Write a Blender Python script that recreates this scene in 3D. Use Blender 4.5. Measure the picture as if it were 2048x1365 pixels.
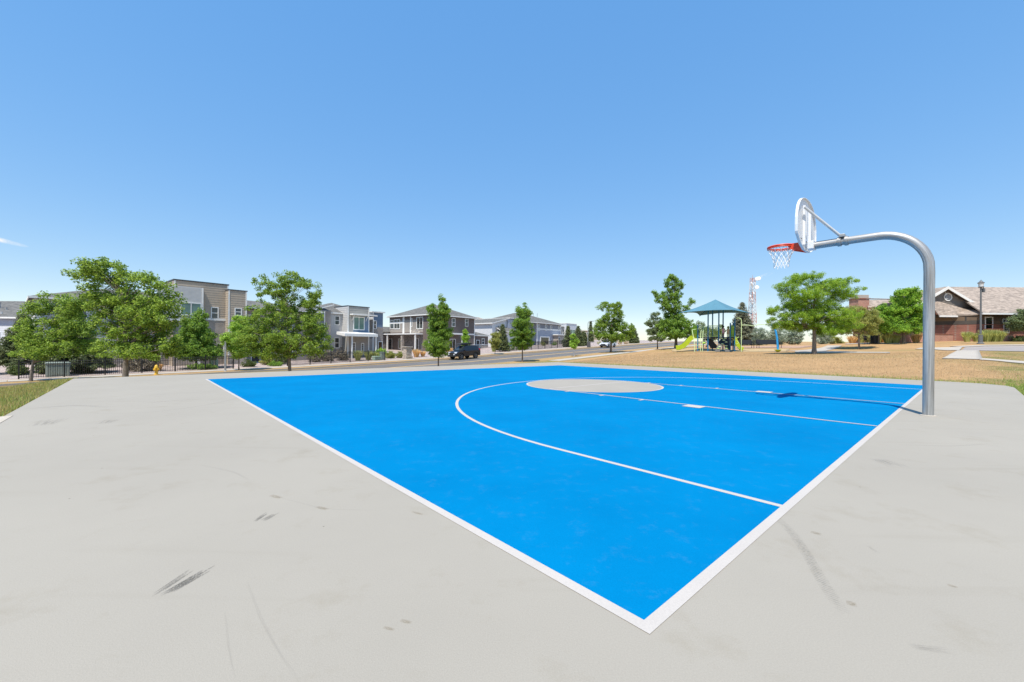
import bpy, bmesh, math, random
import numpy as np
from mathutils import Vector, Matrix
random.seed(7); RNG = np.random.default_rng(11)
R = math.radians
for o in list(bpy.data.objects): bpy.data.objects.remove(o, do_unlink=True)
SC = bpy.context.scene
COL = SC.collection

# ------------------------------------------------------------------ camera
F, Y0, ROLL, H = 825.2, 691.1, 0.00816, 1.0705       # focal length and principal row in photo pixels (2048 wide)
YAW, CU, CV = 0.73288, -9.2454, -0.8468               # where the camera stands on the court
cam = bpy.data.cameras.new('camera'); camo = bpy.data.objects.new('camera', cam); COL.objects.link(camo)
cam.sensor_fit = 'HORIZONTAL'; cam.sensor_width = 36; cam.lens = F / 2048 * 36
cam.shift_y = (Y0 - 682.5) / 2048
cam.clip_start = .05; cam.clip_end = 20000
camo.matrix_world = Matrix.Translation((0, 0, H)) @ Matrix.Rotation(R(90), 4, 'X') @ Matrix.Rotation(ROLL, 4, 'Z')
SC.camera = camo

# ------------------------------------------------------------------ sky, sun, exposure
SUN = Vector((-.594, -1.342, 3.05)).normalized()
wd = bpy.data.worlds.new('World'); SC.world = wd; wd.use_nodes = True
nt = wd.node_tree; nt.nodes.clear()
sky = nt.nodes.new('ShaderNodeTexSky'); sky.sky_type = 'NISHITA'; sky.sun_disc = False
sky.sun_elevation = math.asin(SUN.z); sky.sun_rotation = math.atan2(SUN.x, SUN.y)
sky.altitude = 3000; sky.air_density = 1.5; sky.dust_density = 0.0; sky.ozone_density = 4.0
bg = nt.nodes.new('ShaderNodeBackground'); bg.inputs[1].default_value = .15
wo = nt.nodes.new('ShaderNodeOutputWorld')
hsv = nt.nodes.new('ShaderNodeHueSaturation'); hsv.inputs['Hue'].default_value = .510; hsv.inputs['Saturation'].default_value = 2.84; hsv.inputs['Value'].default_value = 2.46; gam = nt.nodes.new('ShaderNodeGamma'); gam.inputs[1].default_value = .27; nt.links.new(sky.outputs[0], gam.inputs[0]); nt.links.new(gam.outputs[0], hsv.inputs['Color']); 
# two small wisps of cloud low in the sky
def wnode(op, *x):
    n = nt.nodes.new('ShaderNodeMath'); n.operation = op
    for i, q in enumerate(x):
        if isinstance(q, (int, float)): n.inputs[i].default_value = q
        else: nt.links.new(q, n.inputs[i])
    return n.outputs[0]
wtc = nt.nodes.new('ShaderNodeTexCoord'); wsp = nt.nodes.new('ShaderNodeSeparateXYZ'); nt.links.new(wtc.outputs['Generated'], wsp.inputs[0])
wno = nt.nodes.new('ShaderNodeTexNoise'); wno.inputs['Scale'].default_value = 60; wno.inputs['Detail'].default_value = 8; wno.inputs['Roughness'].default_value = .62; nt.links.new(wtc.outputs['Generated'], wno.inputs['Vector'])
wmask = 0.
for (dx, dy, dz), ax, el, tilt in (((-.772, .626, .1525), .020, .0042, .28), ((.517, .850, .1475), .013, .0042, -.35)):
    lx = wnode('SUBTRACT', wsp.outputs[0], dx); lz = wnode('ADD', wnode('SUBTRACT', wsp.outputs[2], dz), wnode('MULTIPLY', lx, tilt if dx < 0 else tilt))
    r2 = wnode('ADD', wnode('POWER', wnode('DIVIDE', wnode('ABSOLUTE', lx), ax), 2.), wnode('POWER', wnode('DIVIDE', wnode('ABSOLUTE', lz), el), 2.))
    fr = wnode('GREATER_THAN', wsp.outputs[1], 0.)
    wmask = wnode('MAXIMUM', wmask, wnode('MULTIPLY', fr, wnode('MAXIMUM', wnode('SUBTRACT', 1., r2), 0.)))
wfac = wnode('MULTIPLY', wmask, wnode('MULTIPLY', wnode('MAXIMUM', wnode('SUBTRACT', wno.outputs[0], .38), 0.), 3.6))
wmix = nt.nodes.new('ShaderNodeMix'); wmix.data_type = 'RGBA'; wmix.clamp_factor = True; wmix.inputs[7].default_value = (3.9, 4.0, 4.1, 1); nt.links.new(wfac, wmix.inputs[0]); nt.links.new(hsv.outputs[0], wmix.inputs[6]); nt.links.new(wmix.outputs[2], bg.inputs[0]); nt.links.new(bg.outputs[0], wo.inputs[0])
sl = bpy.data.lights.new('sun', 'SUN'); sl.energy = 3.8; sl.angle = R(.53); sl.color = (1, .94, .85)
so = bpy.data.objects.new('sun', sl); COL.objects.link(so)
so.rotation_euler = (-SUN).to_track_quat('-Z', 'Y').to_euler(); so.location = (0, -20, 60)
vs = SC.view_settings; vs.view_transform = 'Standard'; vs.look = 'None'; vs.gamma = 1; vs.use_curve_mapping = False
vs.exposure = 0.7

# ------------------------------------------------------------------ photo pixel -> place helpers
def ray(px, py):
    x, y = px - 1024, py - Y0; c, s = math.cos(ROLL), math.sin(ROLL)
    return np.array([(x * c + y * s) / F, 1., -(-x * s + y * c) / F])
def at(px, py, Y): d = ray(px, py) * Y; return np.array([d[0], d[1], H + d[2]])
def flat(px, py, z=0.): d = ray(px, py); k = (z - H) / d[2]; return np.array([d[0] * k, k, z])
def court(u, v, z=0.):
    u -= CU; v -= CV
    return (u * math.cos(YAW) - v * math.sin(YAW), u * math.sin(YAW) + v * math.cos(YAW), z)
A = R(50.7); CS, SN = math.cos(A), math.sin(A)            # street direction
def W(s, t, z=0.): return (s * CS - t * SN, s * SN + t * CS, z)
def st(X, Y): return X * CS + Y * SN, -X * SN + Y * CS
def onT(px, py, t):
    d = ray(px, py); k = t / (-d[0] * SN + d[1] * CS)
    return d[0] * k * CS + k * SN, H + d[2] * k
def S(px, t): return onT(px, Y0, t)[0]
def Z(px, py, t): return onT(px, py, t)[1]

# ------------------------------------------------------------------ mesh helpers
class MB:
    def __init__(s): s.v = []; s.f = []; s.uv = None
    def add(s, vs, fs):
        n = len(s.v); s.v += [tuple(map(float, p)) for p in vs]; s.f += [tuple(i + n for i in f) for f in fs]; return s
    def quad(s, *p): return s.add(p, [tuple(range(len(p)))])
    def box(s, x0, x1, y0, y1, z0, z1):
        return s.add([(x, y, z) for z in (z0, z1) for y in (y0, y1) for x in (x0, x1)],
                     [(0, 2, 3, 1), (4, 5, 7, 6), (0, 1, 5, 4), (2, 6, 7, 3), (0, 4, 6, 2), (1, 3, 7, 5)])
    def prism(s, poly, ax, a0, a1):
        """extrude a polygon (list of 2d points in the other two axes, cyclic order) along axis ax"""
        def P(q, a):
            return {'x': (a, q[0], q[1]), 'y': (q[0], a, q[1]), 'z': (q[0], q[1], a)}[ax]
        n = len(poly)
        return s.add([P(q, a0) for q in poly] + [P(q, a1) for q in poly],
                     [tuple(range(n))[::-1], tuple(range(n, 2 * n))] + [(i, (i + 1) % n, n + (i + 1) % n, n + i) for i in range(n)])
    def tube(s, pts, rad, n=8, caps=True):
        pts = [Vector(p) for p in pts]
        if not hasattr(rad, '__len__'): rad = [rad] * len(pts)
        m = len(pts); base = len(s.v); up = None
        for i, p in enumerate(pts):
            d = (pts[min(i + 1, m - 1)] - pts[max(i - 1, 0)])
            d = d.normalized() if d.length > 1e-9 else Vector((0, 0, 1))
            if up is None: up = Vector((1, 0, 0)) if abs(d.x) < .9 else Vector((0, 1, 0))
            a = (up - d * up.dot(d)).normalized(); b = d.cross(a); up = a
            for k in range(n):
                th = 2 * math.pi * k / n; s.v.append(tuple(p + (a * math.cos(th) + b * math.sin(th)) * rad[i]))
        for i in range(m - 1):
            for k in range(n):
                q = base + i * n; k2 = (k + 1) % n; s.f.append((q + k, q + k2, q + n + k2, q + n + k))
        if caps: s.f.append(tuple(base + k for k in range(n))[::-1]); s.f.append(tuple(base + (m - 1) * n + k for k in range(n)))
        return s
    def lathe(s, prof, c=(0, 0, 0), n=16):
        base = len(s.v); m = len(prof)
        for r, z in prof:
            for k in range(n):
                th = 2 * math.pi * k / n; s.v.append((c[0] + r * math.cos(th), c[1] + r * math.sin(th), c[2] + z))
        for i in range(m - 1):
            for k in range(n):
                q = base + i * n; k2 = (k + 1) % n; s.f.append((q + k, q + k2, q + n + k2, q + n + k))
        s.f.append(tuple(base + k for k in range(n))[::-1]); s.f.append(tuple(base + (m - 1) * n + k for k in range(n))); return s
    def ball(s, c, r, n=10, m=6):
        r = r if hasattr(r, '__len__') else (r, r, r); base = len(s.v)
        for i in range(m + 1):
            ph = math.pi * i / m
            for k in range(n):
                th = 2 * math.pi * k / n
                s.v.append((c[0] + r[0] * math.sin(ph) * math.cos(th), c[1] + r[1] * math.sin(ph) * math.sin(th), c[2] - r[2] * math.cos(ph)))
        for i in range(m):
            for k in range(n):
                q = base + i * n; k2 = (k + 1) % n; s.f.append((q + k, q + k2, q + n + k2, q + n + k))
        return s
    def build(s, name, mat, parent=None, smooth=False, bevel=0, **props):
        me = bpy.data.meshes.new(name); me.from_pydata(s.v, [], s.f); me.update()
        o = bpy.data.objects.new(name, me); COL.objects.link(o)
        if mat: me.materials.append(mat)
        if parent is not None: o.parent = parent
        if smooth:
            me.polygons.foreach_set('use_smooth', [True] * len(me.polygons))
            md = o.modifiers.new('split', 'EDGE_SPLIT'); md.split_angle = R(40)
        if bevel:
            md = o.modifiers.new('bevel', 'BEVEL'); md.width = bevel; md.segments = 2; md.limit_method = 'ANGLE'
        for k, v in props.items(): o[k] = v
        return o
def np_mesh(name, V, Fq, mat, parent=None, **props):
    me = bpy.data.meshes.new(name); n = len(V); m = len(Fq); k = Fq.shape[1]
    me.vertices.add(n); me.vertices.foreach_set('co', np.ascontiguousarray(V, dtype=np.float32).ravel())
    me.loops.add(m * k); me.loops.foreach_set('vertex_index', np.ascontiguousarray(Fq, dtype=np.int32).ravel())
    me.polygons.add(m); me.polygons.foreach_set('loop_start', np.arange(0, m * k, k, dtype=np.int32))
    me.polygons.foreach_set('loop_total', np.full(m, k, dtype=np.int32))
    me.update(); me.validate()
    o = bpy.data.objects.new(name, me); COL.objects.link(o)
    if mat: me.materials.append(mat)
    if parent is not None: o.parent = parent
    for a, b in props.items(): o[a] = b
    return o
def thing(name, label, cat, loc=(0, 0, 0), rz=0., group=None):
    o = bpy.data.objects.new(name, None); COL.objects.link(o); o.location = tuple(map(float, loc)); o.rotation_euler = (0, 0, rz)
    o.empty_display_size = .2
    o['label'] = label; o['category'] = cat
    if group: o['group'] = group
    return o
def tag(o, label, cat, group=None):
    o['label'] = label; o['category'] = cat
    if group: o['group'] = group
    return o
def dup(o, parent=None):
    c = o.copy(); COL.objects.link(c); c.parent = parent
    for ch in o.children: dup(ch, c)
    return c

# ------------------------------------------------------------------ materials
def N(t, typ, **kw):
    n = t.nodes.new(typ)
    for k, v in kw.items():
        if k.startswith('i_'): n.inputs[int(k[2:])].default_value = v
        else: setattr(n, k, v)
    return n
def ramp(t, pts):
    n = t.nodes.new('ShaderNodeValToRGB'); e = n.color_ramp.elements
    while len(e) < len(pts): e.new(.5)
    for el, (p, c) in zip(e, pts): el.position = p; el.color = (*c, 1) if len(c) == 3 else c
    return n
def sc(c, k): return tuple(min(1, max(0, x * k)) for x in c)
def mat(name, col, rough=.7, var=.12, scale=3., bump=0., bscale=40., metal=0., spec=.5, fine=0.):
    m = bpy.data.materials.new(name); m.use_nodes = True; t = m.node_tree; b = t.nodes['Principled BSDF']
    b.inputs['Roughness'].default_value = rough; b.inputs['Metallic'].default_value = metal
    b.inputs['Specular IOR Level'].default_value = spec
    tc = N(t, 'ShaderNodeTexCoord')
    no = N(t, 'ShaderNodeTexNoise'); no.inputs['Scale'].default_value = scale; no.inputs['Detail'].default_value = 6
    t.links.new(tc.outputs['Object'], no.inputs['Vector'])
    r = ramp(t, [(.3, sc(col, 1 - var)), (.7, sc(col, 1 + var))]); t.links.new(no.outputs[0], r.inputs[0])
    last = r.outputs[0]
    if fine:
        n2 = N(t, 'ShaderNodeTexNoise'); n2.inputs['Scale'].default_value = bscale; n2.inputs['Detail'].default_value = 3
        t.links.new(tc.outputs['Object'], n2.inputs['Vector'])
        r2 = ramp(t, [(.35, (1 - fine,) * 3), (.65, (1 + fine,) * 3)]); t.links.new(n2.outputs[0], r2.inputs[0])
        mx = N(t, 'ShaderNodeMix', data_type='RGBA', blend_type='MULTIPLY'); mx.inputs[0].default_value = 1
        t.links.new(last, mx.inputs[6]); t.links.new(r2.outputs[0], mx.inputs[7]); last = mx.outputs[2]
    t.links.new(last, b.inputs['Base Color'])
    if bump:
        n3 = N(t, 'ShaderNodeTexNoise'); n3.inputs['Scale'].default_value = bscale; n3.inputs['Detail'].default_value = 4
        t.links.new(tc.outputs['Object'], n3.inputs['Vector'])
        bm = N(t, 'ShaderNodeBump'); bm.inputs['Strength'].default_value = bump; bm.inputs['Distance'].default_value = .01
        t.links.new(n3.outputs[0], bm.inputs['Height']); t.links.new(bm.outputs[0], b.inputs['Normal'])
    return m
def leaf_mat(name, dark, light, trans=.45, rough=.55):
    dark = sc(dark, 1.25); light = sc(light, 1.6)
    m = bpy.data.materials.new(name); m.use_nodes = True; t = m.node_tree; b = t.nodes['Principled BSDF']; out = t.nodes['Material Output']
    g = N(t, 'ShaderNodeNewGeometry'); r = ramp(t, [(0, dark), (.55, tuple((x + y) / 2 for x, y in zip(dark, light))), (1, light)])
    t.links.new(g.outputs['Random Per Island'], r.inputs[0]); t.links.new(r.outputs[0], b.inputs['Base Color'])
    b.inputs['Roughness'].default_value = rough; b.inputs['Specular IOR Level'].default_value = .35
    tr = N(t, 'ShaderNodeBsdfTranslucent'); mx = N(t, 'ShaderNodeMixShader'); mx.inputs[0].default_value = trans
    hs = N(t, 'ShaderNodeHueSaturation'); hs.inputs['Value'].default_value = 1.9; hs.inputs['Hue'].default_value = .485
    t.links.new(r.outputs[0], hs.inputs['Color']); t.links.new(hs.outputs[0], tr.inputs[0])
    t.links.new(b.outputs[0], mx.inputs[1]); t.links.new(tr.outputs[0], mx.inputs[2]); t.links.new(mx.outputs[0], out.inputs[0])
    return m
def stone_mat(name, cols, scale=3.2, mortar=(.3, .28, .25), stretch=2.2):
    """ledge stone: uneven courses, recessed joints"""
    m = bpy.data.materials.new(name); m.use_nodes = True; t = m.node_tree; b = t.nodes['Principled BSDF']; b.inputs['Roughness'].default_value = .85
    tc = N(t, 'ShaderNodeTexCoord'); mp = N(t, 'ShaderNodeMapping'); mp.inputs['Scale'].default_value = (1, 1, stretch)
    t.links.new(tc.outputs['Object'], mp.inputs[0])
    v = N(t, 'ShaderNodeTexVoronoi'); v.inputs['Scale'].default_value = scale; t.links.new(mp.outputs[0], v.inputs['Vector'])
    sp = N(t, 'ShaderNodeSeparateColor'); t.links.new(v.outputs['Color'], sp.inputs[0])
    r = ramp(t, [(i / (len(cols) - 1), c) for i, c in enumerate(cols)]); t.links.new(sp.outputs[0], r.inputs[0])
    e = N(t, 'ShaderNodeTexVoronoi', feature='DISTANCE_TO_EDGE'); e.inputs['Scale'].default_value = scale; t.links.new(mp.outputs[0], e.inputs['Vector'])
    er = ramp(t, [(.02, (0, 0, 0)), (.07, (1, 1, 1))]); t.links.new(e.outputs['Distance'], er.inputs[0])
    mx = N(t, 'ShaderNodeMix', data_type='RGBA'); mx.inputs[6].default_value = (*mortar, 1)
    t.links.new(er.outputs[0], mx.inputs[0]); t.links.new(r.outputs[0], mx.inputs[7]); t.links.new(mx.outputs[2], b.inputs['Base Color'])
    bm = N(t, 'ShaderNodeBump'); bm.inputs['Strength'].default_value = .8; bm.inputs['Distance'].default_value = .04
    t.links.new(er.outputs[0], bm.inputs['Height']); t.links.new(bm.outputs[0], b.inputs['Normal'])
    return m
def brick_mat(name, c1, c2, mortar, bw=.3, bh=.1):
    m = bpy.data.materials.new(name); m.use_nodes = True; t = m.node_tree; b = t.nodes['Principled BSDF']; b.inputs['Roughness'].default_value = .85
    tc = N(t, 'ShaderNodeTexCoord'); sp = N(t, 'ShaderNodeSeparateXYZ'); cb = N(t, 'ShaderNodeCombineXYZ')
    t.links.new(tc.outputs['Object'], sp.inputs[0])
    ad = N(t, 'ShaderNodeMath', operation='ADD'); t.links.new(sp.outputs[0], ad.inputs[0]); t.links.new(sp.outputs[1], ad.inputs[1])
    t.links.new(ad.outputs[0], cb.inputs[0]); t.links.new(sp.outputs[2], cb.inputs[1])
    br = N(t, 'ShaderNodeTexBrick'); br.inputs['Color1'].default_value = (*c1, 1); br.inputs['Color2'].default_value = (*c2, 1); br.inputs['Mortar'].default_value = (*mortar, 1)
    br.inputs['Scale'].default_value = 1; br.inputs['Brick Width'].default_value = bw; br.inputs['Row Height'].default_value = bh; br.inputs['Mortar Size'].default_value = .012
    t.links.new(cb.outputs[0], br.inputs['Vector'])
    no = N(t, 'ShaderNodeTexNoise'); no.inputs['Scale'].default_value = .9; no.inputs['Detail'].default_value = 5; t.links.new(tc.outputs['Object'], no.inputs['Vector'])
    r = ramp(t, [(.3, (.75,) * 3), (.7, (1.2,) * 3)]); t.links.new(no.outputs[0], r.inputs[0])
    mx = N(t, 'ShaderNodeMix', data_type='RGBA', blend_type='MULTIPLY'); mx.inputs[0].default_value = 1
    t.links.new(br.outputs[0], mx.inputs[6]); t.links.new(r.outputs[0], mx.inputs[7]); t.links.new(mx.outputs[2], b.inputs['Base Color'])
    return m
def shingle_mat(name, col):
    m = bpy.data.materials.new(name); m.use_nodes = True; t = m.node_tree; b = t.nodes['Principled BSDF']; b.inputs['Roughness'].default_value = .9
    tc = N(t, 'ShaderNodeTexCoord'); mp = N(t, 'ShaderNodeMapping'); mp.inputs['Scale'].default_value = (2.2, 2.2, 6); t.links.new(tc.outputs['Object'], mp.inputs[0])
    v = N(t, 'ShaderNodeTexVoronoi'); v.inputs['Scale'].default_value = 1.6; t.links.new(mp.outputs[0], v.inputs['Vector'])
    sp = N(t, 'ShaderNodeSeparateColor'); t.links.new(v.outputs['Color'], sp.inputs[0])
    r = ramp(t, [(0, sc(col, .68)), (.5, col), (1, sc(col, 1.35))]); t.links.new(sp.outputs[0], r.inputs[0]); t.links.new(r.outputs[0], b.inputs['Base Color'])
    return m
def glass_mat(name, col=(.03, .04, .045)):
    m = mat(name, col, rough=.06, var=.35, scale=.8, spec=.8); return m

M = {}
M['white'] = mat('white_trim', (.78, .77, .73), .6, .05)
M['tan'] = mat('tan_siding', (.42, .35, .27), .7, .06)
M['lgray'] = mat('light_gray_siding', (.52, .51, .49), .7, .05)
M['dgray'] = mat('slate_gray_siding', (.23, .24, .26), .7, .06)
M['taupe'] = mat('taupe_siding', (.30, .265, .23), .7, .06)
M['olive'] = mat('olive_gray_siding', (.33, .32, .29), .7, .06)
M['blue'] = mat('blue_gray_siding', (.15, .21, .29), .7, .06)
M['brown'] = mat('brown_siding', (.145, .115, .10), .7, .06)
M['pale'] = mat('pale_gray_siding', (.62, .63, .64), .7, .04)
M['bluegray'] = mat('pale_blue_siding', (.36, .39, .45), .7, .05)
M['stone'] = stone_mat('ledge_stone', [(.16, .15, .14), (.42, .36, .30), (.27, .25, .24), (.52, .46, .38)])
M['stone_warm'] = stone_mat('warm_ledge_stone', [(.30, .22, .16), (.55, .45, .34), (.36, .33, .30), (.62, .53, .42)], 4.5)
M['stone_dark'] = stone_mat('dark_ledge_stone', [(.10, .10, .10), (.24, .22, .2), (.17, .16, .16), (.3, .28, .26)])
M['masonry'] = brick_mat('taupe_brick', (.30, .25, .21), (.36, .31, .26), (.4, .37, .33))
M['roof'] = shingle_mat('gray_shingles', (.125, .12, .108))
M['roof_tan'] = shingle_mat('tan_shingles', (.30, .245, .19))
M['roof_hall'] = shingle_mat('weathered_shingles', (.305, .245, .195))
M['cap'] = mat('dark_metal_cap', (.06, .065, .07), .5, .1)
M['lamp_gray'] = mat('gray_lamp_paint', (.13, .135, .14), .5, .1)
M['glass'] = glass_mat('window_glass'); M['glass_green'] = glass_mat('green_window_glass', (.10, .19, .16)); M['dark_glass'] = glass_mat('dark_glass', (.012, .013, .015))
M['door'] = mat('dark_door', (.035, .03, .028), .5, .1)
M['iron'] = mat('black_iron', (.012, .012, .013), .5, .1)
M['galv'] = mat('galvanised_steel', (.40, .39, .37), .42, .22, 6, .12, 30, metal=.6)
M['galv2'] = mat('dull_galvanised_steel', (.42, .43, .43), .5, .2, 6, metal=.6)
M['galv_light'] = mat('bright_galvanised_steel', (.62, .62, .60), .4, .12, 6, metal=.4)
M['bark'] = mat('bark', (.16, .125, .095), .9, .3, 9, .8, 25)
M['bark_gray'] = mat('gray_bark', (.19, .16, .135), .9, .3, 9, .8, 25)
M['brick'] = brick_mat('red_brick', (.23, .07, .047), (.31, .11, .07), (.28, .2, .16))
M['brick_lit'] = brick_mat('sunlit_brick', (.40, .17, .11), (.46, .21, .14), (.45, .36, .29))  # lighter, more orange copy of the red brick, sunlight put into its colour
M['slate_tile'] = brick_mat('slate_band', (.07, .062, .055), (.21, .135, .075), (.05, .045, .04), bw=.75, bh=.45)
M['conc'] = mat('walk_concrete', (.42, .375, .315), .9, .1, 1.2, .2, 60, fine=.08)
M['kerb'] = mat('kerb_concrete', (.40, .36, .31), .9, .12, 1.5)
M['rubber'] = mat('tyre_rubber', (.018, .018, .018), .85, .1)

LEAF = dict(
    ash=leaf_mat('ash_leaves', (.055, .105, .014), (.20, .285, .045)),
    mid=leaf_mat('street_tree_leaves', (.05, .11, .016), (.18, .275, .045)),
    lime=leaf_mat('bright_leaves', (.09, .17, .02), (.26, .38, .06)),
    locust=leaf_mat('locust_leaves', (.07, .15, .014), (.215, .315, .035)),
    olive=leaf_mat('olive_leaves', (.10, .12, .03), (.27, .28, .08)),
    maple=leaf_mat('maple_leaves', (.06, .14, .014), (.22, .345, .045)),
    dark=leaf_mat('dark_leaves', (.03, .05, .015), (.10, .13, .04)),
    graytree=leaf_mat('gray_green_leaves', (.06, .09, .035), (.17, .21, .10)),
    needle=leaf_mat('pine_needles', (.035, .055, .022), (.14, .16, .065), .2),
    spruce=leaf_mat('spruce_needles', (.06, .075, .05), (.22, .215, .14), .2),
    juniper=leaf_mat('juniper_needles', (.10, .14, .095), (.27, .31, .23), .2),
    tuft=leaf_mat('ornamental_grass', (.16, .19, .05), (.42, .43, .16), .3),
    gold=leaf_mat('golden_grass', (.30, .21, .08), (.6, .44, .2), .3),
    twig=leaf_mat('dry_shrub', (.09, .07, .05), (.22, .19, .13), .1),
    lawn=leaf_mat('lawn_blades', (.17, .165, .035), (.36, .29, .115), .35),
    green=leaf_mat('green_blades', (.11, .17, .025), (.27, .31, .08), .35),
    straw=leaf_mat('straw_blades', (.27, .19, .10), (.33, .255, .145), .3))

# ------------------------------------------------------------------ the lie of the land
ZR_S = np.array([-4000, -400, -60, 0, 20, 37, 56, 75, 90, 110, 131, 180, 400, 4000.])
ZR_Z = np.array([-6, -4.5, -3.1, -1.82, -1.45, -.95, -.20, .52, 1.0, 1.72, 2.3, 3.2, 4.0, -6.])
def zr(s): return np.interp(s, ZR_S, ZR_Z)
SLAB = [(-10.69, -1.70), (-10.69, 16.60), (10.92, 17.16), (10.42, -.55), (10.2, -1.15), (9.7, -1.55), (9.0, -1.68)]
def slab_dist(X, Y):
    """signed distance to the slab outline in court coordinates, negative inside"""
    X = np.asarray(X, float); Y = np.asarray(Y, float)
    u = X * math.cos(YAW) + Y * math.sin(YAW) + CU; v = -X * math.sin(YAW) + Y * math.cos(YAW) + CV
    d = np.full(u.shape, 1e9); ins = np.zeros(u.shape, bool)
    for (a, b), (c, e) in zip(SLAB, SLAB[1:] + SLAB[:1]):
        L = (c - a) ** 2 + (e - b) ** 2; k = np.clip(((u - a) * (c - a) + (v - b) * (e - b)) / L, 0, 1)
        d = np.minimum(d, np.hypot(u - a - k * (c - a), v - b - k * (e - b)))
        ins ^= ((b > v) != (e > v)) & (u < (c - a) * (v - b) / (e - b + 1e-12) + a)
    return np.where(ins, -d, d)
CP = []
for (a, b), (c, e) in zip(SLAB, SLAB[1:] + SLAB[:1]):
    n = max(1, int(math.hypot(c - a, e - b) / 1.5))
    for i in range(n):
        x, y, _ = court(a + (c - a) * i / n, b + (e - b) * i / n); CP.append((x, y, -.03))
for px, py, Y in [(1395, 703, 40), (1432, 703.3, 40), (1480, 703, 40), (1550, 702, 41), (1628, 709, 33), (1718, 699.6, 42), (1808, 687.5, 44),
                  (1746, 688, 45.5), (1961, 688, 38), (1900, 682, 47), (2040, 684.5, 45), (1890, 718.5, 21.5), (1970, 722, 20.5), (2048, 727, 19.5),
                  (1905, 702, 28), (1960, 702, 28), (2046, 704, 28), (1352, 696, 47), (1315, 698, 52), (1560, 690, 56), (1640, 690, 56), (1470, 692, 56), (1720, 686, 54),
                  (1290, 703, 50), (1560, 712, 30), (1480, 712, 30), (1600, 728, 22), (1500, 697, 46)]:
    CP.append(tuple(at(px, py, Y)))
for s_ in range(-60, 221, 10):
    for t_ in (24.5, 26.5): CP.append(W(s_, t_, zr(s_) + .15))
for X, Y, z in [(80, 40, 2.3), (90, 10, 1.6), (40, -10, .3), (-30, -20, -1.2), (0, -30, -.1), (60, 80, 2.2), (100, 80, 2.6), (150, 120, 2.6), (120, 0, 1.8), (40, 95, 2.0), (-60, 0, -2.6)]:
    CP.append((X, Y, z))
CP = np.array(CP)
_d = np.hypot(CP[:, None, 0] - CP[None, :, 0], CP[:, None, 1] - CP[None, :, 1])
_K = np.zeros((len(CP) + 3,) * 2); _K[:-3, :-3] = -_d - np.eye(len(CP)) * .15
_K[:-3, -3] = 1; _K[:-3, -2:] = CP[:, :2] / 100; _K[-3:, :-3] = _K[:-3, -3:].T
_w = np.linalg.solve(_K, np.concatenate([CP[:, 2], [0, 0, 0]]))
def rbf(X, Y):
    X = np.asarray(X, float); sh = X.shape; x = X.ravel(); y = np.asarray(Y, float).ravel(); o = np.zeros(len(x))
    for i in range(0, len(x), 20000):
        d = np.hypot(x[i:i + 20000, None] - CP[None, :, 0], y[i:i + 20000, None] - CP[None, :, 1])
        o[i:i + 20000] = -d @ _w[:-3] + _w[-3] + (x[i:i + 20000] * _w[-2] + y[i:i + 20000] * _w[-1]) / 100
    return o.reshape(sh)
T_NEAR, T_FAR = 30.4, 41.9          # kerb faces
def hgt(X, Y):
    X = np.asarray(X, float); Y = np.asarray(Y, float); s, t = st(X, Y)
    r = np.hypot(X - 10, Y - 40)
    z = rbf(np.where(r > 170, 10 + (X - 10) * 170 / np.maximum(r, 1), X), np.where(r > 170, 40 + (Y - 40) * 170 / np.maximum(r, 1), Y))
    z = z - np.clip(r - 170, 0, 4000) * .012
    street = zr(s) + np.where((t > T_NEAR) & (t < T_FAR), -.12, .15) + np.clip(t - 47, 0, 40) * .02
    street = street - np.clip(r - 170, 0, 4000) * .004
    k = np.clip((t - 23.) / 2.5, 0, 1); z = z * (1 - k) + street * k
    d = slab_dist(X, Y)
    z = np.where(d < -1., -.16, np.where(d < .4, np.minimum(z, -.03), z))
    return z
def g(X, Y): return float(hgt(np.array([X]), np.array([Y]))[0])
def gp(X, Y, dz=0.): return np.array([X, Y, g(X, Y) + dz])
def gat(px, py, lo=6., hi=200.):
    """where the line of sight through a photo pixel meets the ground"""
    Ys = np.linspace(lo, hi, 1200); d = ray(px, py); X = d[0] * Ys; z = H + d[2] * Ys; hh = hgt(X, Ys); k = np.where(z < hh)[0]
    Y = Ys[k[0]] if len(k) else hi
    return np.array([d[0] * Y, Y, g(d[0] * Y, Y)])

# ground sheet, laid out along the street
def graded(lo, hi, step, far, n=16): 
    k = np.geomspace(step, far, n); return np.concatenate([lo - np.cumsum(k)[::-1], np.arange(lo, hi + .01, step), hi + np.cumsum(k)])
sv = graded(-60, 150, 1.0, 2000)
tv = graded(-70, 24, 1.0, 2000)
tv = np.concatenate([tv[tv < 24.4], [25.2, 25.6, 27.3, 28.5, 29.6, T_NEAR - .16, T_NEAR - .15, 36, T_FAR + .15, T_FAR + .16, 43, 43.6, 45.4, 46.2, 47, 49, 52, 55, 60, 65, 72, 80, 100, 140, 220, 400, 900, 2000, 4500]])
SS, TT = np.meshgrid(sv, tv); XX = SS * CS - TT * SN; YY = SS * SN + TT * CS; ZZ = hgt(XX, YY)
ZZ[(TT > T_NEAR - .155) & (TT < T_FAR + .155)] -= .12
nS = len(sv); nT = len(tv)
idx = np.arange(nS * nT).reshape(nT, nS)
Fq = np.stack([idx[:-1, :-1], idx[:-1, 1:], idx[1:, 1:], idx[1:, :-1]], -1).reshape(-1, 4)
gm = bpy.data.materials.new('dry_lawn'); gm.use_nodes = True; t = gm.node_tree; b = t.nodes['Principled BSDF']; b.inputs['Roughness'].default_value = .95; b.inputs['Specular IOR Level'].default_value = .1
tc = N(t, 'ShaderNodeTexCoord')
n1 = N(t, 'ShaderNodeTexNoise'); n1.inputs['Scale'].default_value = .45; n1.inputs['Detail'].default_value = 8; n1.inputs['Roughness'].default_value = .65
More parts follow.
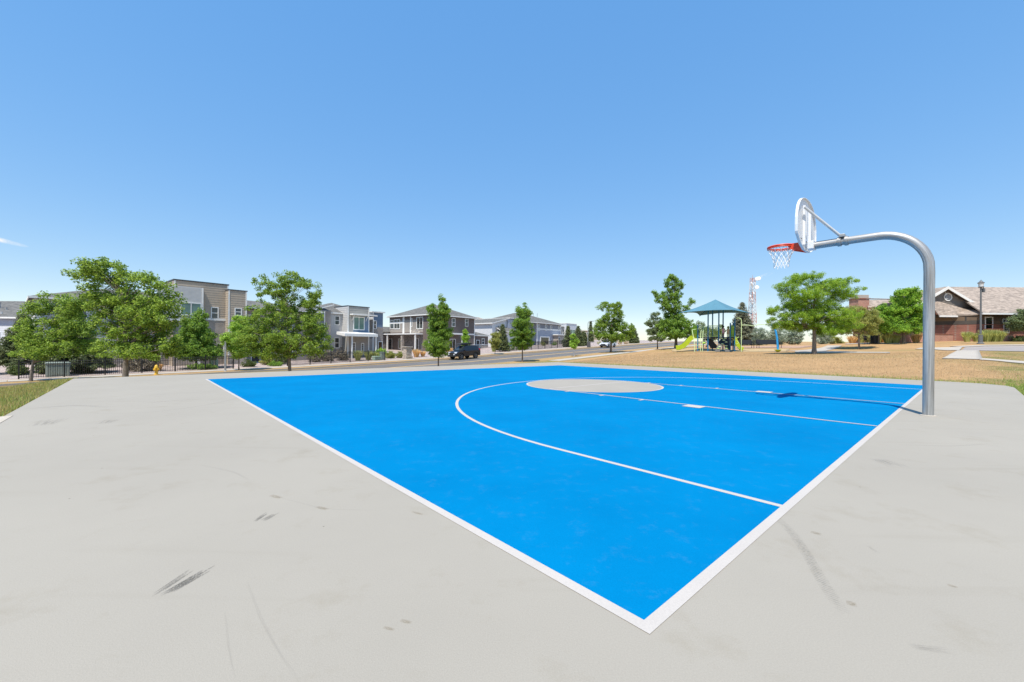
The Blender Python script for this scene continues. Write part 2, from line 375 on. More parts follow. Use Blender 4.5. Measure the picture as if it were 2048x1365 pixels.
n2 = N(t, 'ShaderNodeTexNoise'); n2.inputs['Scale'].default_value = 7; n2.inputs['Detail'].default_value = 6; n2.inputs['Roughness'].default_value = .75
n4 = N(t, 'ShaderNodeTexNoise'); n4.inputs['Scale'].default_value = .16; n4.inputs['Detail'].default_value = 5
for n in (n1, n2, n4): t.links.new(tc.outputs['Object'], n.inputs['Vector'])
r1 = ramp(t, [(.25, (.325, .198, .095)), (.5, (.418, .264, .134)), (.75, (.50, .333, .18))]); t.links.new(n2.outputs[0], r1.inputs[0])
r2 = ramp(t, [(.3, (.82, .82, .78)), (.7, (1.12, 1.1, 1.05))]); t.links.new(n1.outputs[0], r2.inputs[0])
mx = N(t, 'ShaderNodeMix', data_type='RGBA', blend_type='MULTIPLY'); mx.inputs[0].default_value = 1; t.links.new(r1.outputs[0], mx.inputs[6]); t.links.new(r2.outputs[0], mx.inputs[7])
at_ = N(t, 'ShaderNodeAttribute', attribute_name='green'); 
rg = ramp(t, [(.2, (.10, .115, .03)), (.8, (.25, .235, .075))]); t.links.new(n2.outputs[0], rg.inputs[0])
ma = N(t, 'ShaderNodeMath', operation='MULTIPLY'); rr = ramp(t, [(.38, (.25,) * 3), (.62, (1.5,) * 3)]); t.links.new(n1.outputs[0], rr.inputs[0])
t.links.new(at_.outputs['Fac'], ma.inputs[0]); t.links.new(rr.outputs[0], ma.inputs[1])
rp = ramp(t, [(.53, (0, 0, 0)), (.72, (.45,) * 3)]); t.links.new(n4.outputs[0], rp.inputs[0])
mm = N(t, 'ShaderNodeMath', operation='MAXIMUM'); t.links.new(ma.outputs[0], mm.inputs[0]); t.links.new(rp.outputs[0], mm.inputs[1])
mx2 = N(t, 'ShaderNodeMix', data_type='RGBA'); mx2.clamp_factor = True; t.links.new(mm.outputs[0], mx2.inputs[0]); t.links.new(mx.outputs[2], mx2.inputs[6]); t.links.new(rg.outputs[0], mx2.inputs[7])
t.links.new(mx2.outputs[2], b.inputs['Base Color'])
bm = N(t, 'ShaderNodeBump'); bm.inputs['Strength'].default_value = 1; bm.inputs['Distance'].default_value = .05; t.links.new(n2.outputs[0], bm.inputs['Height']); t.links.new(bm.outputs[0], b.inputs['Normal'])
M['gravel'] = mat('rock_mulch', (.36, .29, .26), .9, .25, 1.2, 1., 18, fine=.5)
M['verge'] = gm
ground = np_mesh('ground', np.stack([XX, YY, ZZ], -1).reshape(-1, 3), Fq, gm, kind='structure')
ground.data.materials.append(M['gravel'])
tcen = (TT[:-1, :-1] + TT[1:, 1:]).ravel() / 2
ground.data.polygons.foreach_set('material_index', np.where((tcen > 46.2) & (tcen < 80), 1, 0).astype(np.int32))
sd = slab_dist(XX, YY)
green = np.clip(1 - np.abs(sd) / 1.3, 0, 1) * .9
for tt_, w_ in ((25.4, .7), (27.5, .9), (30.2, .5), (42.2, .5), (45.8, .7)): green = np.maximum(green, np.clip(1 - np.abs(TT - tt_) / .9, 0, 1) * w_)
lu, lv = XX * math.cos(YAW) + YY * math.sin(YAW) + CU, -XX * math.sin(YAW) + YY * math.cos(YAW) + CV
green = np.maximum(green, np.where((lu < -10.6) & (lv > -5), .6 * np.clip(1 - (-10.7 - lu) / 6, 0, 1), 0))
green = np.maximum(green, np.where((lu > -12) & (lv < -1.6), .8 * np.clip(1 - (-1.7 - lv) / 4, 0, 1), 0))
a = ground.data.attributes.new('green', 'FLOAT', 'POINT'); a.data.foreach_set('value', green.ravel().astype(np.float32))
ground.data.polygons.foreach_set('use_smooth', [True] * len(ground.data.polygons))

def strip(name, t0, t1, s0, s1, dz, m, step=2., thick=0., parent=None, **pr):
    ss = np.arange(s0, s1 + .1, step); mb = MB(); n = len(ss); v = []
    for s_ in ss:
        z = float(zr(s_)) + dz
        v += [W(s_, t0, z), W(s_, t1, z), W(s_, t0, z - thick), W(s_, t1, z - thick)]
    f = []
    for i in range(n - 1):
        a, c = 4 * i, 4 * i + 4; f.append((a, c, c + 1, a + 1))
        if thick: f += [(a, a + 2, c + 2, c), (a + 1, c + 1, c + 3, a + 3)]
    if thick: f += [(0, 1, 3, 2), (4 * n - 4, 4 * n - 2, 4 * n - 1, 4 * n - 3)]
    return mb.add(v, f).build(name, m, parent, **pr)
M['asphalt'] = mat('asphalt', (.135, .125, .115), .9, .14, .5, .3, 60, fine=.25)
M['yellow'] = mat('worn_yellow_paint', (.50, .33, .13), .8, .2, 5)
strip('road', T_NEAR, T_FAR, -70, 236, 0, M['asphalt'], kind='structure')
strip('road_centre_line', 35.85, 36.4, -70, 236, .006, M['yellow'], kind='structure')
for a_, b_, nm in ((T_NEAR - .15, T_NEAR, 'kerb'), (T_FAR, T_FAR + .15, 'kerb')): strip(nm, a_, b_, -70, 236, .15, M['kerb'], 2, .3, kind='structure')
def slabs(name, t0, t1, s0, s1):
    """pavement of cast bays with open joints"""
    p = thing(name, '', ''); del p['label'], p['category']; p['kind'] = 'structure'
    s_ = s0
    while s_ < s1:
        mb = MB(); e = s_ + 1.97; z0, z1 = float(zr(s_)) + .185, float(zr(e)) + .185
        mb.add([W(s_, t0, z0), W(e, t0, z1), W(e, t1, z1), W(s_, t1, z0), W(s_, t0, z0 - .12), W(e, t0, z1 - .12), W(e, t1, z1 - .12), W(s_, t1, z0 - .12)],
               [(0, 1, 2, 3), (0, 4, 5, 1), (2, 6, 7, 3), (1, 5, 6, 2), (3, 7, 4, 0)]).build('pavement_bay', M['conc'], p)
        s_ += 2.
    return p
slabs('pavement', 25.6, 27.2, 40, 140)
slabs('pavement', 43.7, 45.3, -30, 130)

# ------------------------------------------------------------------ basketball court
def slab_material():
    m = bpy.data.materials.new('court_concrete'); m.use_nodes = True; t = m.node_tree; b = t.nodes['Principled BSDF']; b.inputs['Roughness'].default_value = .85; b.inputs['Specular IOR Level'].default_value = .25
    tc = N(t, 'ShaderNodeTexCoord')
    def noise(s, d=6, ro=.6):
        n = N(t, 'ShaderNodeTexNoise'); n.inputs['Scale'].default_value = s; n.inputs['Detail'].default_value = d; n.inputs['Roughness'].default_value = ro; t.links.new(tc.outputs['Object'], n.inputs['Vector']); return n
    c = (.334, .304, .252)
    r1 = ramp(t, [(.3, sc(c, .93)), (.7, sc(c, 1.045))]); t.links.new(noise(.35, 7).outputs[0], r1.inputs[0])
    r2 = ramp(t, [(.3, (.93,) * 3), (.7, (1.06,) * 3)]); t.links.new(noise(170, 3, .7).outputs[0], r2.inputs[0])
    r3 = ramp(t, [(.55, (1, 1, 1)), (.8, (.87, .85, .80))]); t.links.new(noise(2.1, 8, .7).outputs[0], r3.inputs[0])
    # scattered dark flecks
    v = N(t, 'ShaderNodeTexVoronoi'); v.inputs['Scale'].default_value = 3.1; t.links.new(tc.outputs['Object'], v.inputs['Vector'])
    r4 = ramp(t, [(.010, (.3, .28, .25)), (.022, (1, 1, 1))]); t.links.new(v.outputs['Distance'], r4.inputs[0])
    # long faint broom and wheel traces
    mp = N(t, 'ShaderNodeMapping'); mp.inputs['Rotation'].default_value = (0, 0, -.75); mp.inputs['Scale'].default_value = (.25, 3.2, 1); t.links.new(tc.outputs['Object'], mp.inputs[0])
    ns = N(t, 'ShaderNodeTexNoise'); ns.inputs['Scale'].default_value = 1.3; ns.inputs['Detail'].default_value = 7; t.links.new(mp.outputs[0], ns.inputs['Vector'])
    r5 = ramp(t, [(.62, (1, 1, 1)), (.8, (.93, .925, .91))]); t.links.new(ns.outputs[0], r5.inputs[0])
    last = r1.outputs[0]
    for r in (r2, r3, r4, r5):
        mx = N(t, 'ShaderNodeMix', data_type='RGBA', blend_type='MULTIPLY'); mx.inputs[0].default_value = 1; t.links.new(last, mx.inputs[6]); t.links.new(r.outputs[0], mx.inputs[7]); last = mx.outputs[2]
    t.links.new(last, b.inputs['Base Color'])
    bm = N(t, 'ShaderNodeBump'); bm.inputs['Strength'].default_value = .25; bm.inputs['Distance'].default_value = .004; t.links.new(noise(220, 2).outputs[0], bm.inputs['Height']); t.links.new(bm.outputs[0], b.inputs['Normal'])
    return m
def blue_material():
    m = bpy.data.materials.new('blue_court_paint'); m.use_nodes = True; t = m.node_tree; b = t.nodes['Principled BSDF']; b.inputs['Roughness'].default_value = .9; b.inputs['Specular IOR Level'].default_value = .02
    tc = N(t, 'ShaderNodeTexCoord')
    n1 = N(t, 'ShaderNodeTexNoise'); n1.inputs['Scale'].default_value = .7; n1.inputs['Detail'].default_value = 8; n1.inputs['Roughness'].default_value = .65
    n2 = N(t, 'ShaderNodeTexNoise'); n2.inputs['Scale'].default_value = 6; n2.inputs['Detail'].default_value = 12; n2.inputs['Roughness'].default_value = .8
    n3 = N(t, 'ShaderNodeTexNoise'); n3.inputs['Scale'].default_value = 150; n3.inputs['Detail'].default_value = 2
    for n in (n1, n2, n3): t.links.new(tc.outputs['Object'], n.inputs['Vector'])
    r1 = ramp(t, [(.3, (.0, .150, .345)), (.7, (.0, .186, .405))]); t.links.new(n1.outputs[0], r1.inputs[0])
    r2 = ramp(t, [(.54, (0, 0, 0)), (.76, (.16,) * 3)]); t.links.new(n2.outputs[0], r2.inputs[0])
    mx = N(t, 'ShaderNodeMix', data_type='RGBA'); mx.inputs[7].default_value = (.13, .26, .40, 1); t.links.new(r2.outputs[0], mx.inputs[0]); t.links.new(r1.outputs[0], mx.inputs[6])
    r3 = ramp(t, [(.3, (.94,) * 3), (.7, (1.05,) * 3)]); t.links.new(n3.outputs[0], r3.inputs[0])
    m2 = N(t, 'ShaderNodeMix', data_type='RGBA', blend_type='MULTIPLY'); m2.inputs[0].default_value = 1; t.links.new(mx.outputs[2], m2.inputs[6]); t.links.new(r3.outputs[0], m2.inputs[7])
    t.links.new(m2.outputs[2], b.inputs['Base Color']); return m
M['slab'] = slab_material(); M['court_blue'] = blue_material()
M['line'] = mat('white_court_paint', (.46, .42, .375), .75, .03, 3, fine=.04, bscale=120)
M['keygray'] = mat('gray_court_paint', (.325, .292, .24), .8, .05, 1.5, fine=.05, bscale=150)
def worn(m, under, lo, hi):
    """let the surface below show where the paint has chipped"""
    t = m.node_tree; b = t.nodes['Principled BSDF']; src = b.inputs['Base Color'].links[0].from_socket; tc = N(t, 'ShaderNodeTexCoord')
    n = N(t, 'ShaderNodeTexNoise'); n.inputs['Scale'].default_value = 9; n.inputs['Detail'].default_value = 12; n.inputs['Roughness'].default_value = .85; t.links.new(tc.outputs['Object'], n.inputs['Vector'])
    r = ramp(t, [(lo, (0, 0, 0)), (hi, (1, 1, 1))]); t.links.new(n.outputs[0], r.inputs[0]); mx = N(t, 'ShaderNodeMix', data_type='RGBA'); mx.inputs[7].default_value = (*under, 1)
    t.links.new(r.outputs[0], mx.inputs[0]); t.links.new(src, mx.inputs[6]); t.links.new(mx.outputs[2], b.inputs['Base Color'])
worn(M['line'], (.30, .27, .23), .62, .75)
mb = MB(); n = len(SLAB); P = [court(*q) for q in SLAB]
mb.add([(x, y, 0) for x, y, _ in P] + [(x, y, -.2) for x, y, _ in P], [tuple(range(n))] + [(i, (i + 1) % n, n + (i + 1) % n, n + i) for i in range(n)])
slab = mb.build('court_slab', M['slab'], kind='structure')
HW, LEN, LANE, FTL, R3, ARC, RC, R3S = 7.778, 14.144, 1.71, 6.087, 6.027, 1.98, 1.83, 6.027
def cpoly(name, pts, z, m): return MB().quad(*[court(u, v, z) for u, v in pts]).build(name, m, slab)
def cring(name, pts, z, m, closed=False):
    """band between two court polylines: list of (inner, outer)"""
    mb = MB(); v = []; k = len(pts)
    for a, c in pts: v += [court(*a, z), court(*c, z)]
    return mb.add(v, [(2 * i, 2 * i + 1, (2 * i + 3) % (2 * k), (2 * i + 2) % (2 * k)) for i in range(k if closed else k - 1)]).build(name, m, slab)
cpoly('blue_paint', [(-HW - .02, -.02), (HW + .02, -.02), (HW + .02, LEN + .02), (-HW - .02, LEN + .02)], .0012, M['court_blue'])
bw = .056
cring('boundary_line', [((-HW, 0), (-HW - bw, -bw)), ((HW, 0), (HW + bw, -bw)), ((HW, LEN), (HW + bw, LEN + bw)), ((-HW, LEN), (-HW - bw, LEN + bw))], .0024, M['line'], True)
lw = .052
k = 72; pts = [((-R3 + lw / 2, 0.), (-R3 - lw / 2, 0.))]
for i in range(k + 1):
    th = math.pi - math.pi * i / k
    pts.append((((R3 - lw / 2) * math.cos(th), ARC + (R3 - lw / 2) * math.sin(th)), ((R3 + lw / 2) * math.cos(th), ARC + (R3 + lw / 2) * math.sin(th))))
pts.append(((R3 - lw / 2, 0.), (R3 + lw / 2, 0.)))
cring('three_point_line', pts, .0024, M['line'])
disc = [(RC * math.cos(2 * math.pi * i / 96), FTL + RC * math.sin(2 * math.pi * i / 96)) for i in range(96)]
cpoly('key_circle', disc, .0036, M['keygray'])
cring('circle_line', [(((RC - lw) * math.cos(2 * math.pi * i / 96), FTL + (RC - lw) * math.sin(2 * math.pi * i / 96)), (RC * math.cos(2 * math.pi * i / 96), FTL + RC * math.sin(2 * math.pi * i / 96))) for i in range(96)], .0048, M['line'], True)
for sg in (-1, 1):
    x0, x1 = sorted((sg * LANE, sg * (LANE + lw)))
    cpoly('lane_line', [(x0, 0), (x1, 0), (x1, FTL + .02), (x0, FTL + .02)], .0062, M['line'])
    y0, y1 = sorted((sg * (LANE + lw), sg * (LANE + .30)))
    for v0, v1 in ((2.3, 2.62), (3.5, 3.56), (4.45, 4.51), (5.42, 5.48)):
        yy = y1 if v1 - v0 > .2 else (y1 - .1 if sg > 0 else y1); ya = y0 if sg > 0 else (y0 if v1 - v0 > .2 else y0 + .1)
        cpoly('lane_mark', [(ya, v0), (yy, v0), (yy, v1), (ya, v1)], .0062, M['line'])
cpoly('free_throw_line', [(-LANE, FTL), (LANE, FTL), (LANE, FTL + lw), (-LANE, FTL + lw)], .0055, M['line'])

# scuffs, tyre marks and stains on the slab
def mark_mat(name, col, a, kind):
    m = bpy.data.materials.new(name); m.use_nodes = True; t = m.node_tree; b = t.nodes['Principled BSDF']; b.inputs['Base Color'].default_value = (*col, 1); b.inputs['Roughness'].default_value = .9
    uv = N(t, 'ShaderNodeUVMap'); sp = N(t, 'ShaderNodeSeparateXYZ'); t.links.new(uv.outputs[0], sp.inputs[0])
    def math_(op, *x):
        n = N(t, 'ShaderNodeMath', operation=op)
        for i, q in enumerate(x):
            if isinstance(q, (int, float)): n.inputs[i].default_value = q
            else: t.links.new(q, n.inputs[i])
        return n.outputs[0]
    def bellf(c): return math_('POWER', math_('MULTIPLY', math_('MULTIPLY', c, math_('SUBTRACT', 1., c)), 4.), .6)
    al = math_('MULTIPLY', bellf(sp.outputs[0]), bellf(sp.outputs[1]))
    no = N(t, 'ShaderNodeTexNoise'); mp = N(t, 'ShaderNodeMapping'); t.links.new(uv.outputs[0], mp.inputs[0]); t.links.new(mp.outputs[0], no.inputs['Vector']); no.inputs['Detail'].default_value = 6
    if kind == 'streak': mp.inputs['Scale'].default_value = (1.6, 30, 1); lo, hi = .50, .60
    elif kind == 'thin': mp.inputs['Scale'].default_value = (26, 2, 1); lo, hi = .33, .6
    elif kind == 'tread': mp.inputs['Scale'].default_value = (70, 3, 1); lo, hi = .3, .75
    else: mp.inputs['Scale'].default_value = (3, 3, 1); lo, hi = .3, .6
    no.inputs['Scale'].default_value = 1.
    mr = N(t, 'ShaderNodeMapRange'); mr.inputs[1].default_value = lo; mr.inputs[2].default_value = hi; t.links.new(no.outputs[0], mr.inputs[0])
    al = math_('MULTIPLY', al, mr.outputs[0])
    if kind == 'tread':
        w = math_('GREATER_THAN', math_('SINE', math_('MULTIPLY', math_('ADD', sp.outputs[0], math_('MULTIPLY', sp.outputs[1], .03)), 330.)), -.1)
        al = math_('MULTIPLY', al, w)
    t.links.new(math_('MULTIPLY', al, a), b.inputs['Alpha']); return m
MK = dict(thin=mark_mat('rubber_line', (.05, .05, .045), .55, 'thin'), skid=mark_mat('rubber_scuff', (.045, .045, .04), .8, 'streak'), tread=mark_mat('tread_print', (.09, .085, .075), .42, 'tread'),
          faint=mark_mat('faint_scuff', (.12, .115, .105), .32, 'streak'), stain=mark_mat('rust_stain', (.24, .18, .09), .38, 'blot'), arc=mark_mat('bicycle_arc', (.14, .14, .13), .10, 'blot'))
MZ = [.0002]
def mark(name, pts, wpx, m):
    """marks traced along the slab: pts photo pixels, wpx width in metres"""
    C = [flat(*p)[:2] for p in pts]; mb = MB(); v = []; uvs = []; MZ[0] += .00003
    L = np.concatenate([[0], np.cumsum([np.hypot(*(C[i + 1] - C[i])) for i in range(len(C) - 1)])]); q = np.linspace(0, L[-1], 24)
    X = np.interp(q, L, [c[0] for c in C]); Y = np.interp(q, L, [c[1] for c in C])
    if len(pts) > 2:
        for _ in range(6): X[1:-1] = (X[:-2] + X[2:] + 2 * X[1:-1]) / 4; Y[1:-1] = (Y[:-2] + Y[2:] + 2 * Y[1:-1]) / 4
    dx, dy = np.gradient(X), np.gradient(Y); l = np.hypot(dx, dy); nx, ny = -dy / l, dx / l
    for i in range(24): v += [(X[i] + nx[i] * wpx / 2, Y[i] + ny[i] * wpx / 2, MZ[0]), (X[i] - nx[i] * wpx / 2, Y[i] - ny[i] * wpx / 2, MZ[0])]
    o = mb.add(v, [(2 * i, 2 * i + 1, 2 * i + 3, 2 * i + 2) for i in range(23)]).build(name, MK[m], slab)
    ul = o.data.uv_layers.new(name='UVMap')
    for lp in o.data.loops: ul.data[lp.index].uv = (lp.vertex_index // 2 / 23, lp.vertex_index % 2)
    return o
rs = random.Random(3)
for (ax, ay, bx, by, n_, wd_, sp_) in ((303, 1194, 398, 1130, 5, .006, 5), (320, 1195, 432, 1130, 7, .007, 7), (506, 1045, 536, 1025, 4, .007, 3), (517, 1046, 560, 1024, 4, .006, 4)):
    for i in range(n_):
        f = (i / (n_ - 1) - .5) * sp_; q0, q1 = rs.random() * .25, 1 - rs.random() * .3
        mark('scuff_mark', [(ax + (bx - ax) * q0 + f, ay + (by - ay) * q0 + f * .8), (ax + (bx - ax) * q1 + f, ay + (by - ay) * q1 + f * .8)], wd_ * (.6 + rs.random()), 'thin')
mark('tread_mark', [(1552, 1034), (1585, 1066), (1615, 1110), (1645, 1165), (1688, 1228)], .055, 'tread')
mark('scuff_mark', [(52, 818), (150, 811), (225, 815)], .16, 'faint'); mark('scuff_mark', [(285, 807), (345, 802), (410, 798)], .08, 'faint')
mark('scuff_mark', [(80, 852), (112, 838)], .3, 'faint'); mark('scuff_mark', [(205, 848), (232, 838)], .2, 'faint')
mark('bicycle_mark', [(180, 827), (240, 829), (320, 824), (400, 813), (470, 799), (490, 790)], .05, 'arc')
mark('bicycle_mark', [(230, 800), (330, 788), (450, 783)], .05, 'arc')
mark('bicycle_mark', [(552, 994), (650, 1019), (760, 1022)], .012, 'arc')
mark('bicycle_mark', [(495, 1165), (520, 1235), (560, 1310), (600, 1365)], .012, 'arc'); mark('bicycle_mark', [(450, 1225), (458, 1300), (470, 1360)], .008, 'arc')
mark('bicycle_mark', [(1795, 890), (1900, 893), (1990, 888)], .05, 'arc'); mark('bicycle_mark', [(400, 930), (470, 945), (500, 962)], .025, 'arc')
mark('scuff_mark', [(1820, 1293), (1905, 1304)], .04, 'faint'); mark('scuff_mark', [(1735, 1092), (1758, 1108)], .02, 'faint')
mark('scuff_mark', [(1755, 918), (1800, 935)], .2, 'faint')
for x, y, r_ in ((552, 994, .05), (644, 1017, .045), (1703, 1208, .05), (812, 1244, .025), (778, 1258, .02), (1632, 1067, .05), (835, 1027, .03), (1905, 1173, .03)):
    mark('stain', [(x - 11, y - 3), (x + 11, y + 3)], r_ * .8, 'stain')

# ------------------------------------------------------------------ basketball hoop (built in court coordinates: x = u, y = v)
UH = .13
def streaked_steel():
    m = mat('weathered_pole_steel', (.34, .335, .32), .45, .1, metal=.55); t = m.node_tree; b = t.nodes['Principled BSDF']
    tc = N(t, 'ShaderNodeTexCoord'); mp = N(t, 'ShaderNodeMapping'); mp.inputs['Scale'].default_value = (22, 4, 1); t.links.new(tc.outputs['UV'], mp.inputs[0])
    no = N(t, 'ShaderNodeTexNoise'); no.inputs['Scale'].default_value = 1.; no.inputs['Detail'].default_value = 6; no.inputs['Roughness'].default_value = .65; t.links.new(mp.outputs[0], no.inputs['Vector'])
    r = ramp(t, [(.33, (.22, .215, .205)), (.5, (.39, .385, .37)), (.68, (.60, .59, .57))]); t.links.new(no.outputs[0], r.inputs[0]); t.links.new(r.outputs[0], b.inputs['Base Color'])
    r2 = ramp(t, [(.3, (.6,) * 3), (.7, (.32,) * 3)]); t.links.new(no.outputs[0], r2.inputs[0]); t.links.new(r2.outputs[0], b.inputs['Roughness']); return m
M['pole'] = streaked_steel()
hoop = thing('basketball_hoop', 'galvanised gooseneck basketball hoop with white fan backboard beside the blue court', 'basketball hoop', court(UH, -.4, 0), YAW)
VB = -.4
def arcp(): 
    p = [(0, 0, z) for z in (-.1, .6, 1.2, 1.8, 2.3)]
    for i in range(1, 13):
        th = math.pi / 2 * i / 12; p.append((0, .62 * (1 - math.cos(th)), 2.37 + .62 * math.sin(th)))
    return p + [(0, 1.0, 2.99), (0, 1.25, 2.99), (0, 1.56, 2.985)]
pole = MB().tube(arcp(), .068, 20).build('pole', M['pole'], hoop, smooth=True); pu = pole.data.uv_layers.new(name='UVMap')
for pg in pole.data.polygons:
    ks = [pole.data.loops[l].vertex_index % 20 for l in pg.loop_indices]
    for l, k in zip(pg.loop_indices, ks): pu.data[l].uv = ((k + (20 if k == 0 and max(ks) == 19 else 0)) / 20, pole.data.vertices[pole.data.loops[l].vertex_index].co.y * .5 + pole.data.vertices[pole.data.loops[l].vertex_index].co.z * .3)
MB().lathe([(.10, -.02), (.10, .006), (.075, .012)], n=24).build('grout_collar', M['conc'], hoop)
vb = 1.27 - VB
M['board'] = mat('white_painted_steel', (.74, .76, .78), .45, .04)
M['rim'] = mat('orange_rim_paint', (.72, .06, .015), .45, .06)
M['cord'] = mat('white_net_cord', (.8, .8, .78), .8, .05)
# fan backboard: outline (x, z)
half = [(0, 3.88), (.12, 3.876), (.25, 3.855), (.37, 3.815), (.48, 3.75), (.57, 3.66), (.63, 3.55), (.665, 3.42), (.675, 3.28), (.67, 3.16), (.655, 3.12), (.42, 2.97), (.20, 2.90), (0, 2.895)]
outl = half + [(-x, z) for x, z in half[-2:0:-1]]
bb = MB().prism(outl, 'y', vb - .012, vb).build('backboard', M['board'], hoop)
cz = 3.38
def sca(k): return [(x * k, cz + (z - cz) * k) for x, z in outl]
mb = MB(); n = len(outl); o1, o2 = outl, sca(.982)
mb.add([(x, vb - .014, z) for x, z in o1] + [(x, vb - .014, z) for x, z in o2] + [(x, vb - .042, z) for x, z in o1] + [(x, vb - .042, z) for x, z in o2],
       [(2 * n + i, 2 * n + (i + 1) % n, 3 * n + (i + 1) % n, 3 * n + i) for i in range(n)] + [(n + i, n + (i + 1) % n, 3 * n + (i + 1) % n, 3 * n + i) for i in range(n)] + [(i, (i + 1) % n, 2 * n + (i + 1) % n, 2 * n + i) for i in range(n)])
mb.build('flange', M['board'], bb)
for x in (-.2, .2): MB().prism([(x - .035, vb - .015), (x - .02, vb - .055), (x + .02, vb - .055), (x + .035, vb - .015)], 'z', 2.99, 3.72).build('rib', M['board'], bb)
MB().prism([(-.1, vb - .0145), (-.06, vb - .04), (.06, vb - .04), (.1, vb - .0145)], 'z', 3.08, 3.70).build('rib', M['board'], bb)
M['decal'] = mat('gray_sticker', (.12, .13, .15), .6, .1)
MB().box(-.34, -.25, vb - .019, vb - .0165, 3.085, 3.10).build('sticker', M['decal'], bb)
sq = MB()
for a in ((-.305, .305, 3.43, 3.48), (-.305, .305, 3.02, 3.07), (-.305, -.255, 3.07, 3.43), (.255, .305, 3.07, 3.43)): sq.box(a[0], a[1], vb + .002, vb + .004, a[2], a[3])
sq.build('target_square', M['rim'], bb)
MB().box(-.11, .11, vb - .16, vb - .06, 2.915, 3.065).build('mount_plate', M['board'], hoop, bevel=.01)
MB().lathe([(.085, 0), (.085, .05)], n=20).build('clamp', M['galv'], hoop, smooth=True).matrix_local = Matrix.Translation((0, 1.12, 2.99)) @ Matrix.Rotation(R(-90), 4, 'X')
MB().lathe([(.085, 0), (.085, .05)], n=20).build('clamp', M['galv'], hoop, smooth=True).matrix_local = Matrix.Translation((0, 1.02, 2.99)) @ Matrix.Rotation(R(-90), 4, 'X')
for x in (-.3, .3):
    MB().tube([(x * .12, 1.10, 3.08), (x * .2, 1.14, 3.10), (x, vb - .06, 3.66)], .024, 10).build('brace', M['galv_light'], hoop, smooth=True)
MB().box(-.09, .09, 1.06, 1.14, 3.055, 3.11).build('brace_bracket', M['galv'], hoop, bevel=.008)
# rim: ring, gusset plate and hooks
rc = vb + .385; rz = 3.05; rr_ = .229
rim = MB().tube([(rr_ * math.cos(2 * math.pi * i / 40), rc + rr_ * math.sin(2 * math.pi * i / 40), rz) for i in range(41)], .016, 8).build('rim', M['rim'], hoop, smooth=True)
MB().prism([(-.085, vb + .002), (.085, vb + .002), (.125, vb + .16), (.205, rc - .11), (.15, rc - .175), (0, rc - .222), (-.15, rc - .175), (-.205, rc - .11), (-.125, vb + .16)], 'z', rz - .004, rz + .008).build('rim_plate', M['rim'], rim)
for x in (-.128, .128): MB().prism([(vb + .003, rz - .155), (vb + .003, rz + .012), (rc - .17, rz + .012), (rc - .14, rz - .03), (rc - .17, rz - .085)], 'x', x - .006, x + .006).build('gusset', M['rim'], rim)
MB().tube([((rr_ + .003) * math.cos(2 * math.pi * i / 40), rc + (rr_ + .003) * math.sin(2 * math.pi * i / 40), rz - .028) for i in range(41)], .011, 8).build('lower_ring', M['rim'], rim, smooth=True)
MB().box(-.125, .125, vb + .001, vb + .007, rz - .125, rz + .06).build('mounting_plate', M['rim'], rim)
net = MB(); nl = 12; lev = [(rr_, rz - .01), (.205, rz - .09), (.165, rz - .17), (.14, rz - .25), (.128, rz - .33), (.125, rz - .40)]
for i in range(nl):
    for sg in (1, -1):
        pts = []
        for j, (r_, z_) in enumerate(lev):
            th = 2 * math.pi * (i + sg * j * .5) / nl; pts.append((r_ * math.cos(th), rc + r_ * math.sin(th), z_ + (.02 * math.sin(i * 2.1) if j == 5 else 0)))
        net.tube(pts, .0048, 5)
net.build('net', M['cord'], hoop)

# ------------------------------------------------------------------ plants
def leaf_cloud(C, Rr, per, size, flat_=.35, aspect=.55, seed=0, droop=0.):
    rg = np.random.default_rng(seed); C = np.asarray(C); n = len(C) * per
    c = np.repeat(C, per, 0); r = np.repeat(np.asarray(Rr), per)
    d = rg.normal(size=(n, 3)); d /= np.linalg.norm(d, axis=1)[:, None]
    p = c + d * (r * rg.random(n) ** .45)[:, None] * np.array([1, 1, .8])
    nrm = rg.normal(size=(n, 3)) + np.array([0, 0, flat_ * 2]) + d * .6; nrm /= np.linalg.norm(nrm, axis=1)[:, None]
    tg = np.cross(nrm, rg.normal(size=(n, 3))); tg[:, 2] -= droop; tg /= np.linalg.norm(tg, axis=1)[:, None]
    bt = np.cross(nrm, tg); L = size * (.7 + .6 * rg.random(n)); w = L * aspect
    V = np.empty((n, 4, 3)); V[:, 0] = p - tg * L[:, None] / 2; V[:, 2] = p + tg * L[:, None] / 2
    V[:, 1] = p + bt * w[:, None] / 2 + nrm * (w * .18)[:, None]; V[:, 3] = p - bt * w[:, None] / 2 + nrm * (w * .18)[:, None]
    return V.reshape(-1, 3)
def quads(n): return np.arange(n).reshape(-1, 4)
def sample_blobs(blobs, n, rg, shell=.45):
    vol = np.array([b[3] * b[4] * b[5] for b in blobs]) ** .75; ks = rg.choice(len(blobs), n, p=vol / vol.sum()); out = []
    for k in ks:
        b = blobs[k]; d = rg.normal(size=3); d /= np.linalg.norm(d); rad = (shell + (1 - shell) * rg.random()) if rg.random() < .8 else rg.random()
        out.append((b[0] + d[0] * b[3] * rad, b[1] + d[1] * b[4] * rad, b[2] + d[2] * b[5] * rad))
    return np.array(out)
SEED = [100]
